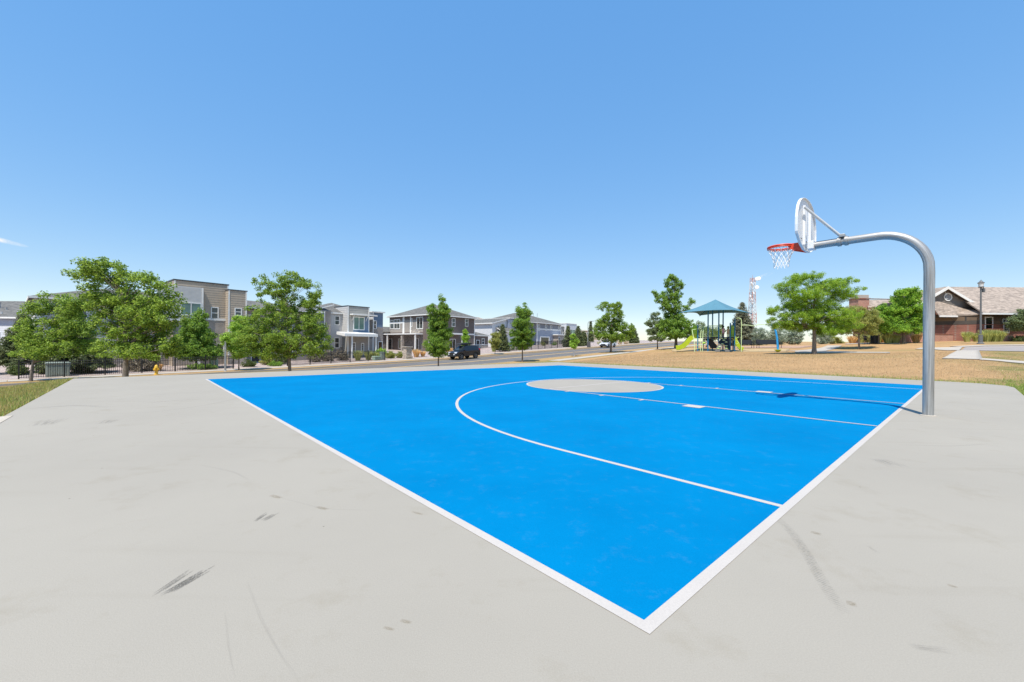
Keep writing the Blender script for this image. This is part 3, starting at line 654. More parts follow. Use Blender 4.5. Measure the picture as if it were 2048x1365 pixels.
def tree(name, label, base, blobs, trunk_r, leaf, clumps, per, size, crad, lmat, bark='bark', cat='tree', group=None, trunk_top=None, depth=.9, flat_=.35, aspect=.55, limbs=26, fork=.35, lean=(0, 0), dens=1.7):
    """blobs: (px, py, rx, ry) in photo pixels at the trunk's distance; base: world point"""
    SEED[0] += 1; rg = np.random.default_rng(SEED[0]); Y = base[1]; k = Y / F
    B = []
    for px, py, rx, ry in blobs:
        c = at(px, py, Y); B.append((c[0] - base[0], (rg.random() - .5) * rx * k * .8, c[2] - base[2], rx * k, rx * k * depth, ry * k))
    o = thing(name, label, cat, base, 0, group)
    top = max(b[2] for b in B); low = min(b[2] - b[5] for b in B); cx = np.average([b[0] for b in B], weights=[b[3] for b in B])
    zt = trunk_top if trunk_top else low + (top - low) * .75
    C = sample_blobs(B, int(clumps * dens), rg); crad = crad * .92
    tb = MB(); pts = []; m = 9
    for i in range(m):
        f = i / (m - 1); pts.append((cx * f ** 1.6 * .8 + lean[0] * f + math.sin(f * 5 + SEED[0]) * trunk_r * .5 * f, lean[1] * f + math.cos(f * 4 + SEED[0]) * trunk_r * .4 * f, -.15 + (zt + .15) * f))
    rad = [trunk_r * (1.35 if i == 0 else 1 - .78 * i / (m - 1)) for i in range(m)]
    tb.tube(pts, rad, 9)
    P = np.array(pts)
    for j in rg.permutation(len(C))[:limbs]:
        c = C[j]
        if c[2] < zt * fork * 1.15 and rg.random() < .8: continue
        f = np.clip((c[2] - .45 * math.hypot(c[0], c[1])) / zt, fork, .92); q = np.array([np.interp(f, np.linspace(0, 1, m), P[:, a]) for a in range(3)])
        r0 = max(.012, float(np.interp(f, np.linspace(0, 1, m), rad)) * .42); mid = q * .5 + c * .5 + np.array([0, 0, .05 * np.linalg.norm(c - q)]) + rg.normal(size=3) * .06
        tb.tube([q, q * .75 + mid * .25, mid, c * .7 + mid * .3, c], [r0, r0 * .85, r0 * .6, r0 * .4, .008], 5, False)
    tb.build('trunk', M[bark], o, smooth=True)
    V = leaf_cloud(C, crad * (.7 + .6 * rg.random(len(C))), int(per * 1.7), size * .98, flat_, aspect, SEED[0])
    np_mesh('crown', V, quads(len(V)), lmat, o)
    return o
def shrub(name, label, base, blobs, clumps, per, size, crad, lmat, cat='shrub', group=None, aspect=.5, flat_=.2, stems=7, depth=.9):
    SEED[0] += 1; rg = np.random.default_rng(SEED[0]); k = base[1] / F; B = []
    for px, py, rx, ry in blobs:
        c = at(px, py, base[1]); B.append((c[0] - base[0], 0, max(c[2] - base[2], ry * k * .6), rx * k, rx * k * depth, ry * k))
    o = thing(name, label, cat, base, 0, group)
    C = sample_blobs(B, clumps, rg, .6); C[:, 2] = np.maximum(C[:, 2], .08)
    tb = MB()
    for j in rg.permutation(len(C))[:stems]:
        c = C[j]; tb.tube([(c[0] * .12, c[1] * .12, -.06), (c[0] * .5, c[1] * .5, c[2] * .6), tuple(c)], [.03, .02, .006], 5, False)
    tb.build('stem', M['bark'], o)
    V = leaf_cloud(C, crad * (.7 + .6 * rg.random(len(C))), per, size, flat_, aspect, SEED[0]); V[:, 2] = np.maximum(V[:, 2], -.01)
    np_mesh('foliage', V, quads(len(V)), lmat, o); return o
def conifer(name, label, base, h, r, lmat, layers=16, per=22, size=.22, crad=.16, cat='tree', group=None, gap=.12, power=1.):
    SEED[0] += 1; rg = np.random.default_rng(SEED[0]); o = thing(name, label, cat, base, 0, group)
    tb = MB().tube([(0, 0, -.15), (0, 0, h * .5), (0, 0, h * .97)], [r * .07 + .04, r * .05, .012], 7); C = []; CR = []
    layers = int(layers * 1.5); per = int(per * 1.6)
    for i in range(layers):
        f = (i + rg.random() * .6) / layers; z = h * (gap + (1 - gap) * f); rad = r * (1 - f) ** power + .05; nb = max(5, int(13 * (1 - f) + 4))
        for k in range(nb):
            th = 2 * math.pi * (k + rg.random()) / nb; L = rad * (.75 + .35 * rg.random())
            e = np.array([math.cos(th) * L, math.sin(th) * L, z - L * .18])
            tb.tube([(0, 0, z), tuple(e)], [.025, .006], 4, False)
            for q in np.linspace(.3, 1, max(2, int(L / .22))): C.append((e[0] * q, e[1] * q, z - L * .18 * q + .04 * math.sin(q * 3))); CR.append(crad * (.75 + .5 * rg.random()))
    tb.build('trunk', M['bark'], o)
    V = leaf_cloud(np.array(C), CR, per, size, .5, .22, SEED[0]); np_mesh('crown', V, quads(len(V)), lmat, o); return o
def tuft(name, label, base, r, h, n, lmat, cat='grass clump', group=None, plume=None):
    SEED[0] += 1; rg = np.random.default_rng(SEED[0]); o = thing(name, label, cat, base, 0, group); V = []
    for i in range(n):
        th = rg.random() * 6.283; a = rg.random() ** .5; x, y = math.cos(th) * a * r * .35, math.sin(th) * a * r * .35; hh = h * (.65 + .4 * rg.random()); e = r * a
        tx, ty = math.cos(th) * e, math.sin(th) * e; w = .02; nx, ny = -math.sin(th) * w, math.cos(th) * w
        V += [(x - nx, y - ny, -.02), (x + nx, y + ny, -.02), ((x + tx) / 2 + nx, (y + ty) / 2 + ny, hh * .7), ((x + tx) / 2 - nx, (y + ty) / 2 - ny, hh * .7),
              ((x + tx) / 2 - nx, (y + ty) / 2 - ny, hh * .7), ((x + tx) / 2 + nx, (y + ty) / 2 + ny, hh * .7), (tx + nx * .2, ty + ny * .2, hh), (tx - nx * .2, ty - ny * .2, hh)]
    V = np.array(V); np_mesh('blades', V, quads(len(V)), lmat, o); return o
def onlawn(px, t):
    d = ray(px, Y0); k = t / (-d[0] * SN + d[1] * CS); return gp(d[0] * k, k)

NEAR = 'street trees on the verge nearest the court'; FARV = 'young trees on the far verge'
tree('ash_tree', 'tallest leafy tree left of the blue court, dense spreading crown', onlawn(250, 28.8),
     [(163, 545, 32, 24), (205, 538, 34, 22), (238, 556, 34, 24), (292, 560, 32, 18), (335, 600, 34, 32), (180, 590, 44, 30), (240, 605, 45, 32), (300, 620, 50, 34), (205, 645, 44, 34), (335, 640, 38, 30), (265, 665, 60, 36), (215, 695, 45, 22), (300, 700, 60, 20), (350, 690, 24, 16)],
     .155, 0, 430, 46, .115, .30, LEAF['ash'], bark='bark_gray', dens=1.2, limbs=130, fork=.36, group=NEAR)
tree('ash_tree', 'broad leafy tree at the far corner of the blue court, trunk before the second fence', onlawn(580, 28.8),
     [(520, 562, 20, 18), (535, 585, 25, 20), (572, 556, 34, 20), (612, 572, 22, 20), (636, 582, 12, 16), (625, 605, 25, 20), (560, 600, 45, 25), (530, 640, 48, 30), (590, 640, 50, 30), (632, 650, 28, 26), (520, 680, 50, 24), (585, 685, 60, 24), (640, 682, 24, 18), (555, 708, 50, 11), (500, 700, 35, 14), (620, 702, 36, 12), (560, 575, 30, 18)],
     .12, 0, 400, 46, .115, .28, LEAF['ash'], bark='bark_gray', dens=1.5, limbs=100, fork=.33, group=NEAR)
tree('pear_tree', 'slim pointed green tree in front of the brown house', onlawn(877, 28.8),
     [(884, 604, 7, 14), (866, 622, 11, 14), (888, 624, 14, 18), (877, 645, 22, 18), (880, 668, 27, 18), (876, 690, 27, 16), (876, 706, 18, 9)],
     .07, 0, 260, 40, .12, .26, LEAF['mid'], limbs=40, fork=.3, flat_=.1, group=NEAR)
tree('pear_tree', 'slim pointed green tree in front of the pale gray house', onlawn(1045, 28.8),
     [(1053, 612, 7, 9), (1040, 624, 10, 11), (1052, 628, 12, 12), (1045, 648, 21, 15), (1045, 668, 27, 15), (1045, 684, 26, 11), (1045, 695, 14, 5)],
     .085, 0, 260, 36, .135, .28, LEAF['mid'], limbs=40, fork=.3, flat_=.1, group=NEAR)
sap = tree('sapling', 'very small staked sapling with white trunk guard by the road', onlawn(1148, 28.8), [(1147, 674, 6, 7), (1149, 684, 9, 8), (1147, 692, 8, 5)],
     .05, 0, 60, 26, .14, .24, LEAF['lime'], limbs=14, fork=.4)
M['guard'] = mat('white_trunk_guard', (.7, .7, .68), .6, .1)
MB().tube([(0, 0, 0), (0, 0, .95)], .075, 10).build('trunk_guard', M['guard'], sap)
tree('ash_tree', 'broad round tree on the verge beside the white car', onlawn(1222, 28.8),
     [(1212, 612, 16, 10), (1232, 616, 14, 11), (1225, 632, 22, 12), (1200, 655, 16, 10), (1225, 652, 28, 16), (1248, 658, 20, 14), (1258, 670, 14, 12), (1215, 674, 26, 11), (1196, 668, 14, 10), (1240, 676, 22, 9), (1205, 642, 12, 9)],
     .17, 0, 330, 34, .17, .36, LEAF['ash'], limbs=50, fork=.25, group=NEAR)
tree('cottonwood_tree', 'tall uneven tree behind the left slide of the playground', gp(*at(1352, 696, 47)[:2]),
     [(1345, 556, 9, 10), (1336, 565, 10, 12), (1355, 572, 12, 14), (1345, 590, 22, 16), (1310, 588, 6, 9), (1320, 600, 12, 10), (1340, 612, 22, 14), (1382, 605, 7, 7), (1372, 616, 10, 9), (1352, 632, 24, 16), (1335, 650, 24, 14), (1362, 652, 26, 16), (1345, 668, 34, 12), (1378, 664, 14, 12)],
     .17, 0, 340, 38, .15, .30, LEAF['mid'], limbs=50, fork=.22)
tree('small_tree', 'small gray green tree left of the tall playground tree', gp(*at(1315, 698, 52)[:2]),
     [(1312, 633, 10, 8), (1302, 648, 12, 9), (1318, 648, 13, 11), (1306, 664, 16, 9), (1322, 668, 14, 9), (1312, 678, 16, 6)], .08, 0, 130, 34, .14, .28, LEAF['graytree'], limbs=25, fork=.3)
tree('honey_locust', 'wide feathery honey locust on the dry lawn behind the hoop', gp(*at(1628, 709, 33)[:2]),
     [(1592, 558, 22, 11), (1630, 552, 26, 10), (1690, 564, 24, 10), (1570, 575, 22, 10), (1650, 572, 40, 13), (1715, 580, 10, 5), (1600, 592, 42, 14), (1680, 590, 30, 14), (1585, 612, 30, 12), (1645, 612, 48, 16), (1552, 622, 16, 8), (1600, 634, 45, 14), (1545, 642, 10, 6), (1665, 634, 42, 16), (1575, 650, 30, 9), (1690, 652, 34, 12), (1625, 652, 40, 12), (1655, 664, 30, 8)],
     .165, 0, 700, 62, .10, .26, LEAF['locust'], bark='bark_gray', limbs=90, fork=.42, flat_=.6, aspect=.35, depth=1.1)
tree('small_locust', 'yellowish green young tree to the right of the honey locust', gp(*at(1718, 699.6, 42)[:2]),
     [(1712, 622, 26, 12), (1740, 630, 20, 13), (1690, 640, 22, 12), (1722, 645, 34, 14), (1748, 648, 12, 12), (1700, 660, 26, 9), (1735, 663, 20, 8)],
     .1, 0, 260, 38, .12, .28, LEAF['olive'], limbs=45, fork=.3, flat_=.4, aspect=.4)
tree('maple_tree', 'bright green maple in front of the brick wall, left of the steel pole', gp(*at(1808, 687.5, 44)[:2]),
     [(1812, 578, 9, 10), (1797, 590, 12, 10), (1830, 588, 12, 13), (1810, 602, 22, 13), (1788, 618, 22, 14), (1825, 618, 22, 16), (1775, 640, 24, 14), (1805, 640, 34, 16), (1832, 642, 18, 16), (1790, 658, 26, 9), (1820, 660, 24, 8)],
     .16, 0, 330, 34, .17, .34, LEAF['maple'], limbs=45, fork=.25)
tree('maple_tree', 'green maple partly hidden between the yellowish tree and the bright maple', gp(*at(1757, 687, 45.2)[:2]),
     [(1757, 625, 14, 11), (1752, 645, 20, 14), (1766, 658, 14, 10)], .12, 0, 110, 32, .17, .34, LEAF['mid'], limbs=22, fork=.3)
tree('small_tree', 'dark leafy tree at the right edge beside the brick building', gp(*at(2050, 684, 43)[:2]),
     [(2040, 628, 14, 9), (2055, 632, 18, 12), (2030, 642, 16, 9), (2052, 648, 26, 12), (2035, 656, 16, 6), (2075, 645, 22, 18)], .1, 0, 220, 36, .14, .28, LEAF['graytree'], limbs=30, fork=.25)
# far verge and gardens
tree('ornamental_tree', 'small light green tree with pale trunk before the left end of the fence', onlawn(62, 43.2),
     [(100, 604, 24, 18), (70, 620, 22, 14), (62, 645, 20, 14), (105, 635, 32, 22), (135, 620, 22, 18), (60, 690, 34, 18), (95, 680, 40, 22), (130, 665, 28, 22), (45, 705, 20, 9), (90, 706, 40, 12), (168, 650, 34, 28), (165, 612, 26, 20), (150, 692, 40, 20), (60, 668, 26, 16)],
     .09, 0, 330, 40, .13, .34, LEAF['ash'], dens=1.3, bark='bark_gray', limbs=60, fork=.3, group=FARV, lean=(-.1, 0))
conifer('pine_tree', 'dark pine behind the fence left of the tallest tree', onlawn(160, 50), 4.6, 2.3, LEAF['needle'], 14, 16, .26, .22, gap=.18)
conifer('pine_tree', 'dark pine at the far left behind the small light green tree', onlawn(45, 53), 4.9, 2.0, LEAF['needle'], 13, 16, .26, .2, gap=.2)
tree('pear_tree', 'dense oval green tree behind the fence before the tan house', onlawn(393, 49.2),
     [(397, 632, 12, 12), (393, 652, 26, 16), (392, 675, 38, 18), (395, 695, 46, 18), (400, 710, 42, 10)], .12, 0, 300, 44, .15, .34, LEAF['mid'], limbs=40, fork=.2, flat_=.1)
tree('pear_tree', 'round bright green young tree right of the gray post', onlawn(478, 43.2),
     [(478, 640, 14, 9), (478, 658, 24, 15), (476, 680, 27, 16), (479, 700, 20, 12), (479, 712, 13, 5)], .06, 0, 170, 40, .14, .30, LEAF['lime'], limbs=30, fork=.3, group=FARV)
tree('columnar_tree', 'narrow bright green columnar tree behind the black car', onlawn(931, 46.6), [(931, 666, 5, 6), (931, 676, 8, 8), (930, 688, 9, 8)], .05, 0, 60, 34, .16, .3, LEAF['lime'], limbs=14, fork=.2)
tree('young_tree', 'young olive green tree on the far verge right of the black car', onlawn(990, 43.2), [(992, 672, 11, 7), (990, 684, 13, 8), (992, 692, 9, 5)], .05, 0, 90, 34, .15, .3, LEAF['olive'], limbs=16, fork=.35, group=FARV)
conifer('pine_tree', 'dark pine between the brown house and the pale gray house', onlawn(1005, 48), 4.8, 1.15, LEAF['needle'], 12, 14, .3, .26, gap=.08, power=.7)
for px, hh, r_, tt_, lab in ((1136, 4.6, 1.1, 48, 'dark pine before the white corner tower'), (1156, 4.6, 1.4, 49, 'dark pine just right of the white corner tower'), (1167, 3.4, 1.3, 49.5, 'low dark pine, rightmost of the row past the pale house'),
                            (1181, 6.4, .9, 60, 'narrow dark juniper left of the round verge tree'), (1266, 5., 1.8, 47, 'dark conifer right of the round verge tree by the road')):
    conifer('pine_tree', lab, onlawn(px, tt_), hh, r_, LEAF['needle'], 12, 12, .34, .32, gap=.06, power=.7)
conifer('blue_spruce', 'tall dusty spruce behind the right slide of the playground', gp(*at(1484, 690, 62)[:2]), 6.6, 2.5, LEAF['spruce'], 18, 16, .28, .24, gap=.05, power=.9)
for px, rx, ry, lab in ((1521, 17, 19, 'gray green juniper, leftmost of the round row behind the benches'), (1556, 17, 19, 'gray green juniper behind the blue curved post'), (1588, 17, 20, 'gray green juniper left of the honey locust trunk'), (1642, 20, 20, 'gray green juniper behind the honey locust trunk')):
    b_ = gp(*at(px, 690, 56)[:2]); zc = b_[2] + ry * 56 / F * .92; pc = Y0 + (px - 1024) * ROLL - (zc - H) * F / 56
    shrub('juniper', lab, b_, [(px, pc, rx, ry), (px - 2, pc - ry * .4, rx * .6, ry * .6), (px + 2, pc + ry * .35, rx * .95, ry * .6)], 190, 44, .15, .26, LEAF['juniper'], 'shrub', 'round junipers behind the playground', .3)
shrub('dark_shrub', 'dark bushy tree behind the left side of the playground', gp(*at(1408, 694, 60)[:2]), [(1402, 655, 16, 12), (1412, 668, 20, 14), (1432, 668, 14, 12), (1440, 660, 8, 8)], 120, 40, .2, .36, LEAF['graytree'], 'shrub')
shrub('low_shrub', 'low olive shrub right of the juniper row', gp(*at(1668, 689, 57)[:2]), [(1655, 684, 8, 5), (1668, 681, 12, 8), (1680, 686, 9, 4)], 60, 30, .16, .26, LEAF['olive'])
tree('distant_tree', 'small far tree seen through the gap left of the brick building', gp(*at(1666, 690, 120)[:2]), [(1666, 680, 6, 5), (1670, 685, 8, 4)], .2, 0, 50, 30, .4, .7, LEAF['graytree'], limbs=8)

# ------------------------------------------------------------------ houses along the street (s along, t away from the court)
class House:
    def __init__(h, name, label, s0, t0, z0, rot=A, org=None, cat='house'):
        h.s0, h.t0, h.z0 = s0, t0, z0
        h.o = thing(name, label, cat, W(s0, t0, z0) if org is None else org, rot)
    def p(h, s, t, z): return (s - h.s0, t - h.t0, z - h.z0)
    def box(h, name, m, s0, s1, t0, t1, z0, z1, parent=None, bevel=0):
        return MB().box(s0 - h.s0, s1 - h.s0, t0 - h.t0, t1 - h.t0, z0 - h.z0, z1 - h.z0).build(name, M[m], parent or h.o, bevel=bevel)
    def fp(h, face, pl, a, out, z):
        """point on a wall face: a runs along the wall, out points outwards"""
        if face == 'F': return h.p(a, pl - out, z)
        if face == 'B': return h.p(a, pl + out, z)
        if face == 'L': return h.p(pl - out, a, z)
        return h.p(pl + out, a, z)
    def fbox(h, mb, face, pl, a0, a1, o0, o1, z0, z1):
        v = [h.fp(face, pl, a, o, z) for z in (z0, z1) for o in (o0, o1) for a in (a0, a1)]
        return mb.add(v, [(0, 2, 3, 1), (4, 5, 7, 6), (0, 1, 5, 4), (2, 6, 7, 3), (0, 4, 6, 2), (1, 3, 7, 5)])
    def clad(h, m, face, pl, a0, a1, z0, z1, pitch=.25, d=.016, name='siding'):
        """lapped boards: every board leans out at its lower edge"""
        mb = MB(); z = z0
        while z < z1 - .02:
            e = min(z + pitch, z1); q = [h.fp(face, pl, a0, d + .006, z), h.fp(face, pl, a1, d + .006, z), h.fp(face, pl, a1, .006, e), h.fp(face, pl, a0, .006, e), h.fp(face, pl, a0, .004, z), h.fp(face, pl, a1, .004, z)]
            mb.add(q, [(0, 1, 2, 3), (4, 5, 1, 0)]); z = e
        return mb.build(name, M[m], h.o)
    def panel(h, name, m, face, pl, a0, a1, z0, z1, o1=.03): return h.fbox(MB(), face, pl, a0, a1, 0.001, o1, z0, z1).build(name, M[m], h.o)
    def win(h, face, pl, a0, a1, z0, z1, nx=1, nz=2, glass='glass', trim=.09, out=.06, name='window', fm='white'):
        mb = MB(); f = .035
        for q in ((a0, a1, z0, z0 + trim), (a0, a1, z1 - trim, z1), (a0, a0 + trim, z0 + trim, z1 - trim), (a1 - trim, a1, z0 + trim, z1 - trim)): h.fbox(mb, face, pl, q[0], q[1], .002, out, q[2], q[3])
        i0, i1, j0, j1 = a0 + trim, a1 - trim, z0 + trim, z1 - trim
        for i in range(1, nx): x = i0 + (i1 - i0) * i / nx; h.fbox(mb, face, pl, x - f, x + f, .002, out - .008, j0, j1)
        for j in range(1, nz): z = j0 + (j1 - j0) * j / nz; h.fbox(mb, face, pl, i0, i1, .002, out - .012, z - f, z + f)
        w = mb.build(name, M[fm], h.o)
        for i in range(nx):
            for j in range(nz):
                x0, x1 = i0 + (i1 - i0) * i / nx + (f if i else 0), i0 + (i1 - i0) * (i + 1) / nx - (f if i < nx - 1 else 0)
                y0, y1 = j0 + (j1 - j0) * j / nz + (f if j else 0), j0 + (j1 - j0) * (j + 1) / nz - (f if j < nz - 1 else 0)
                h.fbox(MB(), face, pl, x0 - .004, x1 + .004,   .001, .032, y0 - .004, y1 + .004).build('pane', M[glass], w)
        return w
    def door(h, face, pl, a0, a1, z0, z1, lights=4):
        d = h.win(face, pl, a0, a1, z0, z1, 1, 1, 'door', .08, .06, 'door', 'white')
        w = (a1 - a0 - .16)
        for i in range(lights):
            zc = z0 + .3 + (z1 - z0 - .5) * (i + .5) / lights; h.fbox(MB(), face, pl, a0 + .14 + w * .3, a1 - .14 - w * .1,   .033, .038, zc - .1, zc + .1).build('pane', M['glass'], d)
        h.fbox(MB(), face, pl, a0 + .11, a0 + .15,   .033, .09, z0 + .95, z0 + 1.05).build('handle', M['galv2'], d)
    def hip(h, m, s0, s1, t0, t1, ze, slope, ov=.45, name='roof', rid=None):
        s0 -= ov; s1 += ov; t0 -= ov; t1 += ov; w = min(s1 - s0, t1 - t0) / 2; zt = ze + w * slope
        if t1 - t0 <= s1 - s0: r0, r1 = (s0 + w, (t0 + t1) / 2), (s1 - w, (t0 + t1) / 2)
        else: r0, r1 = ((s0 + s1) / 2, t0 + w), ((s0 + s1) / 2, t1 - w)
        c = [(s0, t0), (s1, t0), (s1, t1), (s0, t1)]
        v = [h.p(*q, ze) for q in c] + [h.p(*r0, zt), h.p(*r1, zt)]
        f = [(0, 1, 5, 4), (1, 2, 5), (2, 3, 4, 5), (3, 0, 4)] if t1 - t0 <= s1 - s0 else [(0, 1, 4), (1, 2, 5, 4), (2, 3, 5), (3, 0, 4, 5)]
        ro = MB().add(v, f + [(3, 2, 1, 0)]).build(name, M[m], h.o)
        mb = MB(); g_ = .035
        h.fbox(mb, 'F', t0, s0 - g_, s1 + g_, -.02, g_, ze - .16, ze + .015); h.fbox(mb, 'B', t1, s0 - g_, s1 + g_, -.02, g_, ze - .16, ze + .015)
        h.fbox(mb, 'L', s0, t0, t1, -.018, g_ - .003, ze - .157, ze + .012); h.fbox(mb, 'R', s1, t0, t1, -.018, g_ - .003, ze - .157, ze + .012)
        mb.build('fascia', M['white'], ro); return ro
    def mono(h, m, s0, s1, t0, t1, z_near, z_far, ov=.4, th=.16, along='t', name='roof', fm='white'):
        s0 -= ov; s1 += ov; t0 -= ov; t1 += ov
        za = (lambda s, t: z_near + (z_far - z_near) * ((t - t0) / (t1 - t0) if along == 't' else (s - s0) / (s1 - s0)))
        c = [(s0, t0), (s1, t0), (s1, t1), (s0, t1)]
        ro = MB().add([h.p(*q, za(*q) + .012) for q in c] + [h.p(*q, za(*q)) for q in c], [(0, 1, 2, 3), (7, 6, 5, 4)] + [(i, 4 + i, 4 + (i + 1) % 4, (i + 1) % 4) for i in range(4)]).build(name, M[m], h.o)
        MB().add([h.p(*q, za(*q) - .002) for q in c] + [h.p(*q, za(*q) - th) for q in c], [(0, 1, 2, 3), (7, 6, 5, 4)] + [(i, 4 + i, 4 + (i + 1) % 4, (i + 1) % 4) for i in range(4)]).build('fascia', M[fm], ro)
        return ro
    def trim(h, face, pl, a, z0, z1, w=.12, out=.045): return h.panel('corner_board', 'white', face, pl, a, a + w, z0, z1, out)
    def vent(h, s, t, z, hh=.5, m='galv2', r=.06):
        MB().lathe([(r, 0), (r, hh), (r * 1.5, hh + .01), (r * 1.5, hh + .08)], h.p(s, t, z), 8).build('roof_vent', M[m], h.o)

# tan house
zb = float(zr(14)) + .3
h = House('tan_townhouse', 'tan lap-sided townhouse with two flat-topped towers behind the fence', 9, 54, zb - .3)
h.box('wall', 'lgray', 1.5, 26, 55.2, 64, zb - .6, 5.0); h.hip('roof', 1.5, 26, 55.2, 64, 5.0, .32, .4)
h.clad('lgray', 'F', 55.2, 1.5, 10.5, zb + 1.3, 4.85, .2); h.panel('stone_veneer', 'stone', 'F', 55.2, 1.5, 10.5, zb - .5, zb + 1.28, .06)
for a in (3.2, 6.6): h.win('F', 55.2, a, a + 1.5, 2.6, 4.1, 2, 1, 'glass')
h.win('F', 55.2, 3.2, 4.7, -.2, 1.2, 2, 1)
s0, s1 = S(347, 53.5), S(456, 53.5); zt = Z(347, 558, 53.5)
h.box('tower', 'tan', s0, s1, 53.5, 58.5, zb - .5, zt - .12); h.box('parapet_cap', 'cap', s0 - .06, s1 + .06, 53.44, 58.56, zt - .12, zt)
zband = Z(440, 641, 53.5)
h.clad('tan', 'F', 53.5, s0 + .13, s1 - .13, zband + .2, zt - .14); h.clad('tan', 'L', s0, 53.5, 58.5, zband + .2, zt - .14)
h.trim('F', 53.5, s0, zband, zt - .13); h.trim('F', 53.5, s1 - .13, zband, zt - .13); h.panel('trim_band', 'white', 'F', 53.5, s0, s1, zband - .05, zband + .19, .06)
h.panel('masonry_wall', 'masonry', 'F', 53.5, s0, s1, zb - .5, zband - .06, .03)
a0, a1 = S(421, 53.5), S(436.5, 53.5); h.win('F', 53.5, a0, a1, Z(428, 638.5, 53.5), Z(428, 614.5, 53.5), 1, 2, 'glass')
a0, a1 = S(440, 53.5), S(448, 53.5); h.win('F', 53.5, a0 - .3, a1, zb + .9, zb + 2.3, 1, 1)
# projecting gray bay
b0, b1 = S(345, 53.2), S(406, 53.2); zt2 = Z(345, 571, 53.2)
h.box('bay', 'lgray', b0 - 1.2, b1, 53.2, 53.45, zband - .05, zt2); h.clad('lgray', 'F', 53.2, b0 - 1.2, b1 - .12, zband + 1.6, zt2 - .02, .13, .006); h.clad('lgray', 'F', 53.2, b0 - 1.2, b1 - .12, zband, zband + 1.58, .2)
h.trim('F', 53.2, b1 - .12, zband - .05, zt2); h.clad('lgray', 'L', b0 - 1.2, 53.2, 53.45, zband, zt2 - .02, .2)
h.win('F', 53.2, b0 + .6, b0 + 2.4, zband + .35, zband + 1.7, 2, 1, 'glass_green'); h.box('trim_band', 'white', b0 - 1.26, b1 + .04, 53.14, 53.45, zband - .24, zband - .06)
h.box('porch_wall', 'stone', b0 - 1.2, b0 - .7, 53.25, 53.44, zb - .5, zband - .25); h.box('porch_column', 'white', b1 - .5, b1 - .2, 53.2, 53.4, zb - .5, zband - .25)
h.door('F', 53.53, b0 + .7, b0 + 1.7, zb + .05, zb + 2.2, 4)
# second tower
s0, s1 = S(456, 52.6), S(493, 52.6); zt = Z(456, 578.5, 52.6)
h.box('tower', 'tan', s0, s1, 52.6, 58, zb - .5, zt - .1); h.box('parapet_cap', 'cap', s0 - .06, s1 + .06, 52.54, 58.06, zt - .1, zt)
h.clad('tan', 'F', 52.6, s0 + .13, s1 - .13, zb + 1, zt - .12); h.clad('tan', 'L', s0, 52.6, 53.5, zb + 1, zt - .12)
h.trim('F', 52.6, s0, zb + 1, zt - .11); h.trim('F', 52.6, s1 - .13, zb + 1, zt - .11); h.panel('stone_veneer', 'stone', 'F', 52.6, s0, s1, zb - .5, zb + .98, .06)
h.win('F', 52.6, S(468.5, 52.6), S(483, 52.6), Z(476, 632, 52.6), Z(476, 616.5, 52.6), 1, 2)
s0, s1 = s1, 26.; h.box('wing', 'taupe', s0 + .02, s1, 54, 58, zb - .5, 5.0); h.clad('taupe', 'F', 54, s0 + .05, s1, zb + 1, 4.7); h.win('F', 54, s0 + .6, s0 + 1.7, 2.6, 4.4, 1, 1); h.win('F', 54, s0 + 4, s0 + 5.6, 2.7, 4.3, 2, 1); h.win('F', 54, s0 + 4, s0 + 5.6, zb + .9, zb + 2.4, 2, 1)
h.mono('roof', s0 + .1, s1, 53.7, 58, 5.25, 6.2, .35); h.door('F', 54, s0 + .9, s0 + 1.9, zb + .05, zb + 2.2, 3)
h.box('porch_step', 'white', 11.3, 14.2, 51.2, 53.3, zb - .6, zb - .12); h.box('porch_step', 'white', 11.5, 14, 50.7, 51.2, zb - .6, zb - .32)

# gray and slate house with the canopied balcony window
zb = float(zr(31)) + .45
h = House('gray_townhouse', 'gray townhouse with dark flat tower, big balcony window and white canopy', 30, 55, zb - .4)
s0, s1 = 26.6, S(692, 56)
h.box('wall', 'lgray', s0, s1 + .2, 56, 66, zb - .5, 5.35); h.hip('roof', s0, s1 + 4.5, 56.2, 66, 5.45, .38, .4)
h.clad('lgray', 'F', 56, S(662, 56), s1, zb + 1.3, 5.2, .25, .016); h.panel('stone_veneer', 'stone', 'F', 56, S(662, 56), s1, zb - .5, zb + 1.28, .05)
a0, a1 = S(668.5, 56), S(678.5, 56); h.win('F', 56, a0, a1, Z(673, 650.5, 56), Z(673, 632, 56), 1, 2); h.win('F', 56, a0, a1, Z(673, 697, 56), Z(673, 675.5, 56), 1, 2)
x0, x1 = S(628, 54.8), S(661, 54.8)
h.box('bay', 'dgray', x0, x1, 54.8, 57, zb - .5, 5.6); h.mono('roof', x0, x1, 54.8, 58, 5.55, 6.5, .3, along='s'); h.panel('brick_panel', 'masonry', 'F', 54.8, S(649, 54.8), x1, zb + .2, 5.5, .03)
h.trim('F', 54.8, S(647.6, 54.8), zb, 5.5, .14); h.win('F', 54.8, S(633, 54.8), S(643, 54.8), 2.2, 3.6, 2, 1); h.win('F', 54.8, S(630, 54.8), S(639, 54.8), zb + .8, zb + 2.5, 1, 1); h.panel('trim_band', 'white', 'F', 54.8, x0, S(647, 54.8), 1.75, 1.95, .07)
s0, s1 = S(694.5, 54.6), S(738, 54.6); zt = Z(694, 611, 54.6)
h.box('tower', 'olive', s0, s1, 54.6, 61, zb - .5, zt - .1); h.box('parapet_cap', 'cap', s0 - .05, s1 + .05, 54.55, 61.05, zt - .1, zt)
zc = Z(720, 671, 54.6)
